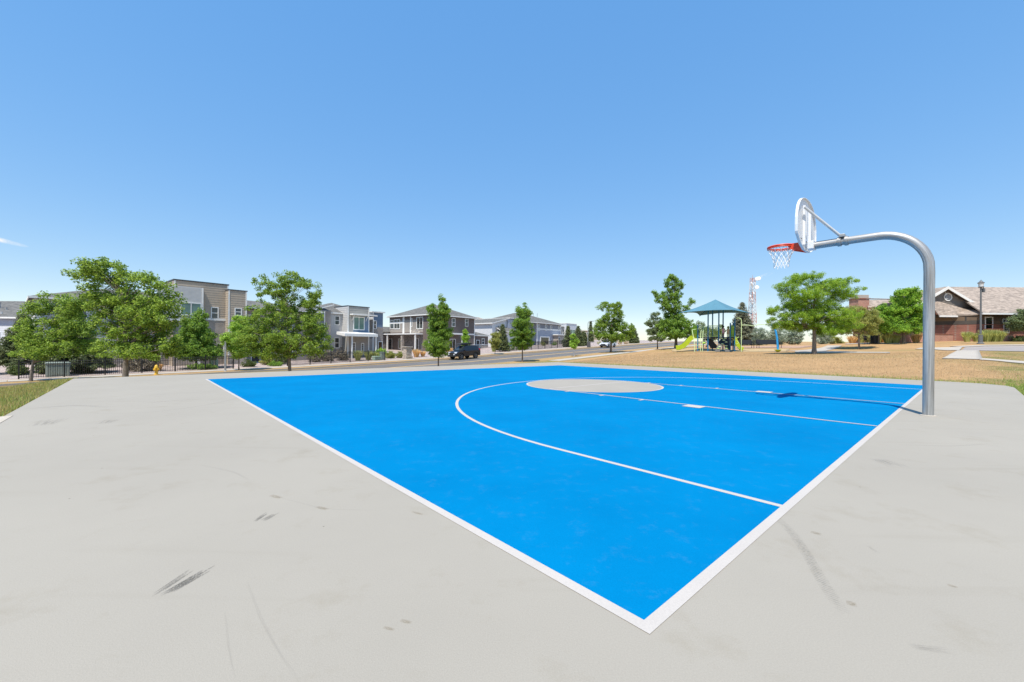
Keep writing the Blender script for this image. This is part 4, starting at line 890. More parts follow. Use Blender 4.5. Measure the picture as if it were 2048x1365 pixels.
h.clad('olive', 'F', 54.6, s0 + .16, S(706, 54.6), zc, zt - .12); h.clad('olive', 'F', 54.6, S(706, 54.6), s1 - .14, Z(720, 632, 54.6), zt - .12); h.panel('wall_panel', 'blue', 'F', 54.6, S(706, 54.6), s1 - .14, zc, Z(720, 633, 54.6), .02)
h.clad('lgray', 'L', s0, 54.6, 61, zc, zt - .12); h.trim('F', 54.6, s0, zb, zt - .11, .16); h.trim('F', 54.6, s1 - .14, zb, zt - .11, .14)
a0, a1 = S(706, 54.6), S(728.5, 54.6); h.win('F', 54.6, a0, a1, Z(717, 660.5, 54.6), Z(717, 634, 54.6), 2, 1, 'glass_green', .11)
zw = Z(717, 631.5, 54.6); c_ = h.box('window_hood', 'white', a0 - .5, a1 + .45, 53.75, 54.57, zw, zw + .16)
for a in (a0 - .2, a1 + .2): MB().tube([h.p(a, 54.56, zw - .75), h.p(a, 53.95, zw - .02)], .04, 6).build('bracket', M['white'], h.o)
# porch canopy, posts, door
cL, cR = S(691, 52.2), S(755, 52.2); h.mono('white', cL + .2, cR, 52.6, 54.4, Z(691, 667, 52.2), Z(691, 667, 52.2) + .25, .2, .38, name='porch_canopy')
for px in (703, 751): a = S(px, 52.6); h.box('porch_post', 'white', a, a + .16, 52.55, 52.71, zb - .35, Z(700, 671, 52.2) - .1)
h.box('porch_floor', 'conc', s0, cR, 52.3, 54.58, zb - .6, zb - .3)
h.clad('taupe', 'F', 54.6, s0 + .17, s1, zb - .3, zc - .3); h.door('F', 54.62, S(702, 54.6), S(711, 54.6), zb - .25, zb + 2.0, 1); h.win('F', 54.62, S(722, 54.6), S(728, 54.6), zb + .3, zb + 1.9, 1, 1)
# blue rear part of the same terrace
h = House('blue_townhouse', 'narrow blue-gray townhouse tower just right of the dark flat tower', 36, 57, zb - .4)
s0, s1 = S(745, 57.5), S(765.5, 57.5); zt = Z(745, 620.5, 57.5)
h.box('wall', 'blue', s0, s1, 57.5, 66, zb - .6, zt - .3); h.mono('roof', s0, s1, 57.5, 66, zt - .2, zt + .1, .25)
h.clad('pale', 'L', s0, 57.5, 66, zb, zt - .35); h.trim('F', 57.5, s0, zb, zt - .35, .14)
h.clad('taupe', 'F', 57.5, s0 + .15, s1, zb, Z(750, 655, 57.5)); h.win('F', 57.5, S(746.5, 57.5), S(752.5, 57.5), Z(750, 658.5, 57.5), Z(750, 641.5, 57.5), 1, 2)
h.box('rear_wing', 'blue', s1 + .01, s1 + 1.3, 61, 70, zb - .6, zt - 1.0); h.hip('roof_tan', s1 - 3, s1 + 3, 63, 74, zt - .6, .35, .3); h.vent(s1 + 1.6, 65.5, zt - .1, .9)
h.clad('taupe', 'F', 57.48, s1 - 2.8, s1, zb - .4, zb + 2.6); h.win('F', 57.46, s1 - .9, s1 - .1, zb + .2, zb + 2.2, 1, 1, 'dark_glass')

# brown corner house: long side to the street, entrance side to the left
zb = float(zr(53)) + .4
h = House('brown_house', 'brown two-storey corner house with hipped gray roof behind the slim tree', 47, 58, zb - .4)
sc0, sc1 = S(857, 58.), S(949, 58.); ze = Z(930, 636, 58) + .05; td = 58
def tL(px, pl):  # t where the line of sight through px meets the wall plane s = pl
    d = ray(px, Y0); return (lambda k: -d[0] * k * SN + k * CS)(pl / (d[0] * CS + SN))
tEnd = tL(779, sc0)
h.box('wall', 'brown', sc0, sc1, 58, tEnd, zb - .6, ze); h.hip('roof', sc0, sc1, 58, tEnd, ze + .05, .42, .5)
zm = zb + 3.1
h.panel('trim_band', 'white', 'F', 58, sc0, sc1, zm - .15, zm + .12, .05); h.trim('F', 58, sc1 - .16, zb - .4, ze - .1, .16); h.trim('F', 58, sc0, zb - .4, ze - .1, .16)
for k in range(int((sc1 - sc0) / .4)): h.fbox(MB(), 'F', 58, sc0 + .4 + k * .4, sc0 + .43 + k * .4, .002, .014, zm + .13, ze - .16).build('batten', M['brown'], h.o)
h.clad('brown', 'F', 58, S(907, 58), sc1 - .18, zb + 1.1, zm - .17, .2); h.panel('stone_veneer', 'stone', 'F', 58, S(912, 58), sc1, zb - .5, zb + 1.0, .06); h.panel('trim_band', 'white', 'F', 58, S(912, 58), sc1, zb + 1.0, zb + 1.1, .08)
h.win('F', 58, S(903, 58), S(910, 58), Z(907, 654, 58), Z(907, 637, 58), 1, 2); h.win('F', 58, S(929.5, 58), S(936, 58), Z(933, 653.5, 58), Z(933, 638, 58), 1, 2)
h.box('porch_roof', 'white', S(893, 57), S(924.5, 57), 56.8, 57.97, Z(910, 669.5, 57), Z(910, 666.5, 57)); h.box('porch_post', 'white', S(923, 57), S(923, 57) + .2, 56.9, 57.1, zb - .3, Z(910, 669.6, 57))
h.win('F', 58, S(899, 58), S(911, 58), zb - .2, zb + 2.1, 2, 1, 'dark_glass')
# rear wing with garage door
g0, g1 = sc1, S(976, 59.5)
h.box('rear_wing', 'brown', g0 + .01, g1, 59.5, 68, zb - .6, zb + 2.9); h.mono('roof', g0 + .2, g1, 59.5, 64, zb + 3.0, zb + 4.0, .3)
h.box('upper_wing', 'olive', g0 + .01, g0 + 2.0, 60.5, 68, zb + 2.9, ze - .3); h.mono('roof', g0 + .2, g0 + 2.0, 60.5, 68, ze - .25, ze + .1, .25)
h.panel('stone_veneer', 'stone', 'F', 59.5, g0 + .3, g1, zb - .5, zb + 1.0, .06); h.panel('trim_band', 'white', 'F', 59.5, g0 + .3, g1, zb + 1.0, zb + 1.1, .08)
h.win('F', 59.5, S(951.5, 59.5), S(959, 59.5), zb - .2, zb + 2.05, 1, 1, 'door', .12, .09, 'door'); h.win('F', 59.5, S(963, 59.5), S(968.5, 59.5), zb + 1.1, zb + 2.4, 1, 2, 'glass', .1, .09)
# left, entrance side
P_ = lambda px: tL(px, sc0)
h.clad('taupe', 'L', sc0, P_(846), tEnd, zm + .2, ze - .75, .2); h.panel('wall_panel', 'brown', 'L', sc0, P_(808), tEnd, ze - .74, ze - .1, .025); h.panel('trim_band', 'white', 'L', sc0, P_(808), tEnd, ze - 1.35, ze - 1.05, .04)
h.trim('L', sc0, P_(808.5), zb, ze - .1, .5); h.trim('L', sc0, P_(822), zm, ze - .1, .3)
h.win('L', sc0, P_(800), P_(788), ze - 2.4, ze - .5, 2, 1, 'dark_glass', .12); h.win('L', sc0, P_(846), P_(833), ze - 2.5, ze - .3, 2, 1, 'dark_glass', .12); h.win('L', sc0, P_(824.5), P_(822), ze - 2.1, ze - .5, 1, 1)
h.panel('stone_veneer', 'stone_dark', 'L', sc0, P_(845), P_(806), zb - .4, zm - .3, .06); h.panel('stone_veneer', 'stone', 'L', sc0, P_(840), P_(822), zm - .05, zm + .75, .08)
h.box('porch_roof', 'white', sc0 - 1.5, sc0 - .02, P_(846), P_(763), zm - .28, zm - .08)
for px in (843, 817, 787, 771): t_ = P_(px); h.box('porch_post', 'white' if px != 817 else 'stone', sc0 - 1.4, sc0 - 1.4 + (.2 if px != 817 else .45), t_, t_ + (.22 if px != 817 else .5), zb - .4, zm - .29)
h.door('L', sc0 - .06, P_(838), P_(829), zb - .2, zb + 2.1, 5); h.door('L', sc0 - .06, P_(785), P_(778.5), zb - .2, zb + 2.1, 5); h.win('L', sc0 - .02, P_(803), P_(797), zb + .2, zb + 2.1, 1, 1)
h.box('porch_floor', 'conc', sc0 - 1.6, sc0 - .01, P_(846), P_(766), zb - .7, zb - .25)
e0 = tEnd; h.box('entrance_wing', 'stone_dark', sc0 - 2.2, sc0 + 6, e0, e0 + 5, zb - .6, zm + .4)
v = [h.p(sc0 - 2.5, e0 - .3, zm + .3), h.p(sc0 - 2.5, e0 + 5.3, zm + .3), h.p(sc0 - 2.5, e0 + 2.5, zm + 1.4)]; v2 = [(x + 5, y, z) for x, y, z in v]
MB().add(v + v2, [(0, 1, 2), (5, 4, 3), (0, 2, 5, 3), (2, 1, 4, 5), (1, 0, 3, 4)]).build('gable_roof', M['roof'], h.o)
for a, c in ((0, 2), (1, 2)): MB().tube([v[a], v[c]], .1, 4).build('bargeboard', M['white'], h.o)
h.win('L', sc0, tEnd - 1.5, tEnd - .2, ze - 2.3, ze - .6, 1, 1)
h.vent(sc0 + 4, 61, ze + 1.1, .35); h.vent(sc0 + 2.5, 66, ze + 1.0, .3)
# brown house behind
zb2 = float(zr(68)) + .6
h = House('brown_rear_house', 'brown house with tan shingle roof seen between brown corner house and pale house', 66, 74, zb2 - .5)
s0, s1 = S(960, 72), S(990, 72); ze2 = Z(975, 651, 72)
h.box('wall', 'brown', s0, s1 + 1, 72, 82, zb2 - .6, ze2); h.hip('roof_tan', s0 - 6, s1 + 4, 72, 82, ze2 + .05, .42, .4)
for px in (963, 978): h.win('F', 72, S(px - 2.2, 72), S(px + 2.2, 72), ze2 - 2.4, ze2 - .5, 1, 2)

# pale gray house
zb = float(zr(82)) + .4
h = House('pale_gray_house', 'pale gray two-storey house with hipped roof and blue-gray upper storey', 80, 60, zb - .4)
s0, s1 = S(1073, 60), S(1121.5, 60); ze = Z(1075, 646, 60); tE = 74
h.box('wall', 'bluegray', s0, s1, 60, tE, zb - .7, ze); h.hip('roof', s0 - 7, s1, 60, tE, ze + .05, .36, .5)
zm = Z(1100, 660, 60); h.panel('upper_siding', 'dgray', 'F', 60, s0 + .2, s1 - .2, zm + .2, ze - .1, .025); h.panel('trim_band', 'white', 'F', 60, s0 + .2, s1 - .2, zm - .15, zm + .19, .06)
h.trim('F', 60, s0, zb - .5, ze - .05, .35); h.trim('F', 60, s1 - .22, zb - .5, ze - .05, .22)
for px, hh in ((1077.2, 0), (1091.2, 0), (1101.5, 1), (1118, 1)): h.win('F', 60, S(px - 1.6, 60), S(px + 1.8, 60), Z(px, 662 if not hh else 659, 60), Z(px, 649.5 + hh * 2, 60), 1, 2, 'glass', .14, .09)
h.win('F', 60, S(1080, 60), S(1098.5, 60), zb - .4, Z(1090, 673, 60), 1, 1, 'dark_glass', .3, .1, 'porch_opening'); h.box('side_porch', 'masonry', S(1116, 58.5), S(1127, 58.5), 58.5, 59.97, zb - .6, Z(1120, 671, 58.5)); h.box('porch_roof', 'white', S(1115.4, 58.3), S(1127.6, 58.3), 58.3, 59.96, Z(1120, 671, 58.5), Z(1120, 670, 58.5) + .1)
h.win('F', 58.5, S(1116.8, 58.5), S(1119.5, 58.5), zb + .2, zb + 2.2, 1, 1)
# bright left wing with monopitch roofs
x0, x1 = S(984, 62), S(1013, 62); x2 = S(1034, 62); zl, zh = Z(984, 646, 62), Z(1013, 636, 62)
h.box('left_wing', 'pale', x0, x1, 62, 74, zb - .7, zl - .1); h.box('left_tower', 'bluegray', x1, s0 + 2, 61.6, 74, zb - .7, zh - .3)
MB().prism([(x0 - h.s0, zl - .1 - h.z0), (x1 - h.s0, zl - .1 - h.z0), (x1 - h.s0, zh - .15 - h.z0)], 'y', 62 - h.t0, 74 - h.t0).build('left_wing_gable', M['pale'], h.o)
h.mono('roof', x0, x1, 62, 74, zl, zh, .5, .22, 's'); h.mono('roof', x1 + .6, s0 + 2, 61.6, 74, zh + .05, zh - .1, .3, .2, 's')
for k in range(2): h.win('F', 62, S(995 + 4 * k, 62), S(997.6 + 4 * k, 62), Z(996, 662, 62), Z(996, 651, 62), 1, 1, 'glass', .06)
h.box('garage_wing', 'pale', S(1000, 60.6), S(1030, 60.6), 60.6, 61.95, zb - .7, zb + 3); h.mono('roof', S(1002, 60.6), S(1030, 60.6), 60.2, 61.9, zb + 3.05, zb + 4.2, .3)
for px in (1074, 1066): h.vent(S(px, 66), 66, ze + 2.2, .8)
# white corner tower
h = House('white_townhouse', 'white flat-topped corner townhouse tower at the end of the street', 97, 60, zb)
s0, s1 = S(1132.5, 60), S(1153, 60); zt = Z(1133, 647, 60)
h.box('tower', 'pale', s0, s1, 60, 72, zb - .6, zt - .1); h.box('parapet_cap', 'white', s0 - .08, s1 + .08, 59.92, 72.08, zt - .1, zt + .05); h.clad('pale', 'F', 60, s0 + .3, s1 - .3, zt - 3, zt - .12, .24)
h.win('F', 60, S(1140, 60), S(1150, 60), Z(1145, 668, 60), Z(1145, 659, 60), 2, 1, 'glass_green', .12); h.box('wing', 'olive', S(1121.8, 60.8), s0 - .01, 60.8, 70, zb - .6, zt - .9); h.mono('roof', S(1122.5, 60.8), s0 - .3, 60.8, 70, zt - .8, zt - .3, .2); h.win('F', 60.8, S(1125, 60.8), S(1128.5, 60.8), zt - 3.6, zt - 1.6, 1, 2)
# left-edge house, eaves parallel to the picture
zg = g(-60, 48)
h = House('white_sided_house', 'white-sided house with gray shingle roof at the left edge', 0, 0, 0, 0., (0, 0, 0))
X1, X0 = at(37, 640, 47)[0], -74; ze = at(20, 636, 47)[2]
h.box('wall', 'pale', X0, X1, 47, 58, zg - .8, ze); h.hip('roof', X0, X1, 47, 60, ze + .06, .36, .35)
h.clad('pale', 'F', 47, X0, X1 - .12, zg + 1.7, at(20, 652, 47)[2], .24, .008); h.panel('upper_siding', 'bluegray', 'F', 47, X0, X1 - .12, at(20, 652, 47)[2], ze - .12, .03); h.trim('F', 47, X1 - .12, zg, ze - .1, .12)
h.panel('stone_veneer', 'stone_dark', 'F', 47, X0, X1, zg - .6, zg + 1.66, .07); h.box('side_wing', 'olive', X1 + .01, X1 + 5, 49, 57, zg - .8, ze - .6)
h.vent(at(13, 620, 51)[0], 50.3, ze + 1.1, .9, r=.1); h.vent(at(23, 628, 50)[0], 49.5, ze + .7, .6); h.vent(at(5, 633, 48)[0], 47.9, ze + .35, .3, 'white'); h.vent(at(38, 633, 48)[0], 47.9, ze + .35, .4, 'white')
h.win('F', 47, at(-8, 690, 47)[0], at(1, 690, 47)[0], zg + 1.9, zg + 3.2, 1, 2); h.box('utility_box', 'cap', at(17, 700, 47)[0], at(23, 700, 47)[0], 46.6, 46.9, zg + .2, zg + 1.2)

# distant roofs over the rise
for px, py, w_, hh, Yd, m, lab in ((1172, 684, 9, 4.2, 190, 'tan', 'far beige building with dark windows left of the verge tree'), (1193, 686, 8, 3.2, 170, 'tan', 'far low beige building behind the white car'),):
    c = at(px, py, Yd); zz = g(c[0], c[1])
    hh_ = House('distant_building', lab, 0, 0, 0, 0., (c[0], c[1], zz), 'building'); wd_ = w_ * Yd / F; top = c[2] + 2 - zz
    hh_.box('wall', m, -wd_ / 2, wd_ / 2, 0, 9, -1, max(top, hh)); hh_.mono('roof_tan', -wd_ / 2, wd_ / 2, 0, 9, max(top, hh), max(top, hh) + .6, .3)
    for i in range(2): hh_.win('F', 0, -wd_ * .3 + i * wd_ * .35, -wd_ * .3 + i * wd_ * .35 + .9, max(top, hh) - 2, max(top, hh) - .8, 1, 1)

# ------------------------------------------------------------------ fences
def fence(label, s0, s1, t, hgt_=1.22, single=True, post=2.4):
    f = thing('iron_fence', label, 'fence', W(s0, t, float(zr(s0)) + .15), A, 'black iron fences'); z0 = float(zr(s0)) + .15
    zz = lambda s: float(zr(s)) + .15 - z0
    n = max(1, round((s1 - s0) / post)); L = (s1 - s0) / n
    pm = MB().box(-.04, .04, -.04, .04, -.1, hgt_ + .12).box(-.05, .05, -.05, .05, hgt_ + .12, hgt_ + .15)
    first = None
    for i in range(n + 1):
        if first is None: first = pm.build('post', M['iron'], f); q = first
        else: q = first.copy(); COL.objects.link(q)
        q.parent = f; q.location = (i * L, 0, zz(s0 + i * L))
    for hh in (.12, hgt_ - .2, hgt_ - .02):
        mb = MB()
        for i in range(n): mb.tube([(i * L + .045, 0, hh + zz(s0 + i * L)), ((i + 1) * L - .045, 0, hh + zz(s0 + (i + 1) * L))], .02, 4)
        mb.build('rail', M['iron'], f)
    k = .118; x = k; pk = None; row = MB()
    while x < s1 - s0 - .02:
        if abs(((x + L / 2) % L) - L / 2) > .06:
            if single:
                if pk is None: pk = MB().box(-.013, .013, -.013, .013, .05, hgt_ + .06).build('picket', M['iron'], f); q = pk
                else: q = pk.copy(); COL.objects.link(q); q.parent = f
                q.location = (x, 0, zz(s0 + x))
            else: row.box(x - .012, x + .012, -.012, .012, .05 + zz(s0 + x), hgt_ + .06 + zz(s0 + x))
        x += k
    if not single: row.build('pickets', M['iron'], f, kind='stuff')
    return f
fence('black iron fence behind the yellow hydrant', S(38, 46.4), S(467, 46.4), 46.4)
fence('black iron fence in front of the gray townhouse', S(575, 46.4), S(770, 46.4), 46.4)
fence('black iron fence before the pale gray house', S(1000, 47.5), S(1138, 47.5), 47.5, 1.5, False)

# ------------------------------------------------------------------ paths and play surface laid over the ground
def drape(name, ea, eb, m, dz=.03, na=24, nb=6, thick=.1, pix=True):
    """sheet between two edges given as photo pixels (or world points), following the ground"""
    def res(E):
        Pw = np.array([gat(*q)[:2] if pix else q for q in E]); L = np.concatenate([[0], np.cumsum(np.hypot(*np.diff(Pw, axis=0).T))]); q = np.linspace(0, L[-1], na)
        return np.stack([np.interp(q, L, Pw[:, 0]), np.interp(q, L, Pw[:, 1])], -1)
    a, b_ = res(ea), res(eb); k = np.linspace(0, 1, nb)[None, :, None]; G = a[:, None] * (1 - k) + b_[:, None] * k
    z = hgt(G[..., 0], G[..., 1]) + dz; V = np.concatenate([G, z[..., None]], -1).reshape(-1, 3); ix = np.arange(na * nb).reshape(na, nb)
    Fq = np.stack([ix[:-1, :-1], ix[1:, :-1], ix[1:, 1:], ix[:-1, 1:]], -1).reshape(-1, 4)
    per = np.concatenate([ix[:, 0], ix[-1, 1:], ix[::-1, -1][1:], ix[0, ::-1][1:-1]]); n0 = len(V); lo = V[per].copy(); lo[:, 2] -= thick; n = len(per)
    Fs = np.stack([per, np.roll(per, -1), n0 + (np.arange(n) + 1) % n, n0 + np.arange(n)], -1)
    return np_mesh(name, np.concatenate([V, lo]), np.concatenate([Fq, Fs]), m, kind='structure')
M['sand'] = mat('wood_fibre_surface', (.42, .30, .15), .95, .12, 1.5, .6, 30, fine=.2)
M['chips'] = mat('bark_chips', (.40, .25, .16), .95, .18, 2, .9, 20, fine=.35)
M['drive'] = mat('drive_asphalt', (.30, .265, .24), .9, .1, .8, fine=.1)
drape('play_surface', [(1345, 704.5), (1420, 705.5), (1500, 705), (1575, 704)], [(1340, 697), (1420, 698.5), (1500, 698), (1580, 698)], M['sand'], .02)
drape('wood_chip_bed', [(1350, 696.4), (1440, 697.6), (1530, 697), (1600, 697.2)], [(1350, 694.5), (1450, 694), (1560, 692), (1640, 691.5)], M['chips'], .02)
drape('path', [(1572, 703), (1610, 701), (1640, 697), (1655, 692)], [(1650, 703.2), (1668, 699), (1680, 695), (1684, 692.4)], M['conc'], .04)
drape('path', [(1590, 706), (1680, 707.3), (1780, 707.5)], [(1590, 703.6), (1680, 703.8), (1780, 705.6)], M['conc'], .045)
drape('path', [(1884, 718.5), (1900, 710), (1914, 702.5)], [(1966, 721), (1962, 712), (1958, 702.5)], M['conc'], .04)
drape('path', [(1958, 721.2), (2000, 724.5), (2060, 730)], [(1966, 718.6), (2005, 721.5), (2060, 726)], M['conc'], .045)
drape('path', [(1830, 699.5), (1870, 700.3), (1915, 702)], [(1840, 697), (1875, 696.5), (1925, 695.5)], M['conc'], .045)
drape('driveway', [(1915, 702), (1960, 702.4), (2070, 704.5)], [(1930, 695.6), (1975, 693.4), (2070, 692.8)], M['drive'], .03)
drape('driveway_gutter', [(1925, 695.5), (1975, 693.2), (2070, 692.6)], [(1900, 694), (1970, 691.3), (2070, 690.8)], M['conc'], .05)
drape('path', [(1690, 689.8), (1730, 688.2), (1800, 689)], [(1695, 688.2), (1735, 686.7), (1800, 687.6)], M['conc'], .04)
uL = [(-14.5, 7.2), (-12.5, 7.25), (-10.6, 7.3)]; uR = [(-14.5, 8.4), (-12.5, 8.4), (-10.6, 8.35)]
drape('path', [court(*q)[:2] for q in uL], [court(*q)[:2] for q in uR], M['conc'], .035, pix=False)

# ------------------------------------------------------------------ street furniture
M['hydrant'] = mat('yellow_enamel', (.70, .43, .04), .45, .08)
M['util'] = mat('pale_green_cabinet', (.29, .335, .285), .5, .06); M['util2'] = mat('mint_pedestal', (.40, .52, .40), .5, .06)
b_ = onlawn(313, 43.3); hy = thing('fire_hydrant', 'yellow fire hydrant in front of the iron fence', 'hydrant', b_)
MB().lathe([(.17, -.05), (.17, .05), (.115, .06), (.105, .5), (.15, .52), (.15, .57), (.125, .58), (.12, .66), (.085, .74), (.03, .78), (.03, .83)], n=14).build('body', M['hydrant'], hy, smooth=True)
for rz_ in (0, math.pi, -math.pi / 2):
    MB().lathe([(.06 if rz_ != -math.pi / 2 else .08, .08), (.06 if rz_ != -math.pi / 2 else .08, .16), (.075 if rz_ != -math.pi / 2 else .095, .165), (.075 if rz_ != -math.pi / 2 else .095, .2), (.02, .21), (.02, .24)], n=10).build('outlet_cap', M['hydrant'], hy).matrix_local = Matrix.Translation((0, 0, .43)) @ Matrix.Rotation(rz_, 4, 'Z') @ Matrix.Rotation(R(90), 4, 'Y')
def cabinet(name, label, px, t, w, d, hh, m='util', lid=True, cat='utility box', grp=None):
    b_ = onlawn(px, t); o = thing(name, label, cat, b_, A, grp)
    MB().box(-w / 2, w / 2, -d / 2, d / 2, -.08, hh).build('body', M[m], o, bevel=.04)
    if lid:
        MB().box(-w / 2 - .03, w / 2 + .03, -d / 2 - .03, d / 2 + .03, hh - .16, hh + .04).build('lid', M[m], o, bevel=.05)
        MB().box(-w * .3, w * .3, -d / 2 - .012, -d / 2 - .002, .15, hh * .7).build('door_panel', M[m], o)
    return o
cabinet('transformer_cabinet', 'large pale green transformer cabinet behind the left fence', 116, 47.6, 1.25, 1.0, 1.05)
cabinet('pedestal_box', 'pale green utility pedestal behind the fence, left of the pair', 424, 49.0, .3, .3, .8, 'util2', False, grp='pedestals'); cabinet('pedestal_box', 'pale green utility pedestal behind the fence, right of the pair', 433, 49.0, .28, .28, .82, 'util2', False, grp='pedestals')
cabinet('pedestal_box', 'low green cabinet behind the fence before the gray townhouse', 753, 47.2, .85, .7, .5, 'util2'); cabinet('pedestal_box', 'tall pale cabinet left of the stone pillar', 765, 47.4, .55, .5, 1.0)
b_ = onlawn(451, 42.9); sp_ = thing('sign_post', 'plain gray steel post at the far kerb left of the round young tree', 'post', b_)
MB().tube([(0, 0, -.1), (0, 0, 2.6)], .075, 10).build('post', M['galv2'], sp_, smooth=True); MB().lathe([(.13, -.02), (.13, .03), (.09, .06)], n=10).build('base_plate', M['galv2'], sp_); MB().lathe([(.09, 2.6), (.085, 2.64), (.03, 2.67)], n=10).build('cap', M['galv2'], sp_)
# stone entrance pillar
b_ = onlawn(815, 46.6); pl = thing('stone_pillar', 'short stone pillar with concrete cap beside the pavement', 'pillar', b_, A)
MB().box(-.55, .55, -.45, .45, -.1, .35).build('plinth', M['stone_warm'], pl, bevel=.03); MB().box(-.45, .45, -.36, .36, .34, 1.55).build('shaft', M['stone_warm'], pl, bevel=.02); MB().box(-.56, .56, -.46, .46, 1.552, 1.66).build('capstone', M['conc'], pl, bevel=.02)
# far road furniture
b_ = onlawn(1175.5, 44); st_ = thing('street_light', 'thin gray street light at the far pavement right of the pines', 'street light', b_, A)
MB().tube([(0, 0, -.1), (0, 0, 5.2), (0, -.2, 5.5), (0, -1.0, 5.6)], [.08, .06, .05, .04], 8).build('pole', M['galv2'], st_); MB().box(-.1, .1, -1.5, -.95, 5.53, 5.65).build('lamp_head', M['galv2'], st_)
b_ = onlawn(1177.5, 43.1); af = thing('sandwich_board', 'small black sandwich board on the far verge', 'sign', b_, A + .4)
for sg in (-1, 1): MB().prism([(sg * .42 - .02, -.05), (sg * .42 + .02, -.05), (sg * .04 + .02, 1.15), (sg * .04 - .02, 1.15)], 'y', -.35, .35).build('board', M['iron'], af)
M['rock'] = mat('pale_sandstone', (.55, .43, .29), .9, .15, 1.5, .8, 4)
def rock(label, px, t, sx, sy, sz, seed):
    b_ = onlawn(px, t); rg = np.random.default_rng(seed); mb = MB().ball((0, 0, sz * .45), (sx, sy, sz * .55), 12, 8)
    mb.v = [(x * (1 + .16 * rg.normal()), y * (1 + .16 * rg.normal()), max(-.1, z * (1 + .08 * rg.normal()))) for x, y, z in mb.v]
    o = mb.build('boulder', M['rock']); o.location = tuple(b_); return tag(o, label, 'rock')
rock('pale pointed boulder by the far road, left of two', 1240, 46, .6, .5, 1.5, 3); rock('pale pointed boulder by the far road, right of two', 1252, 46, .7, .5, 1.7, 5)

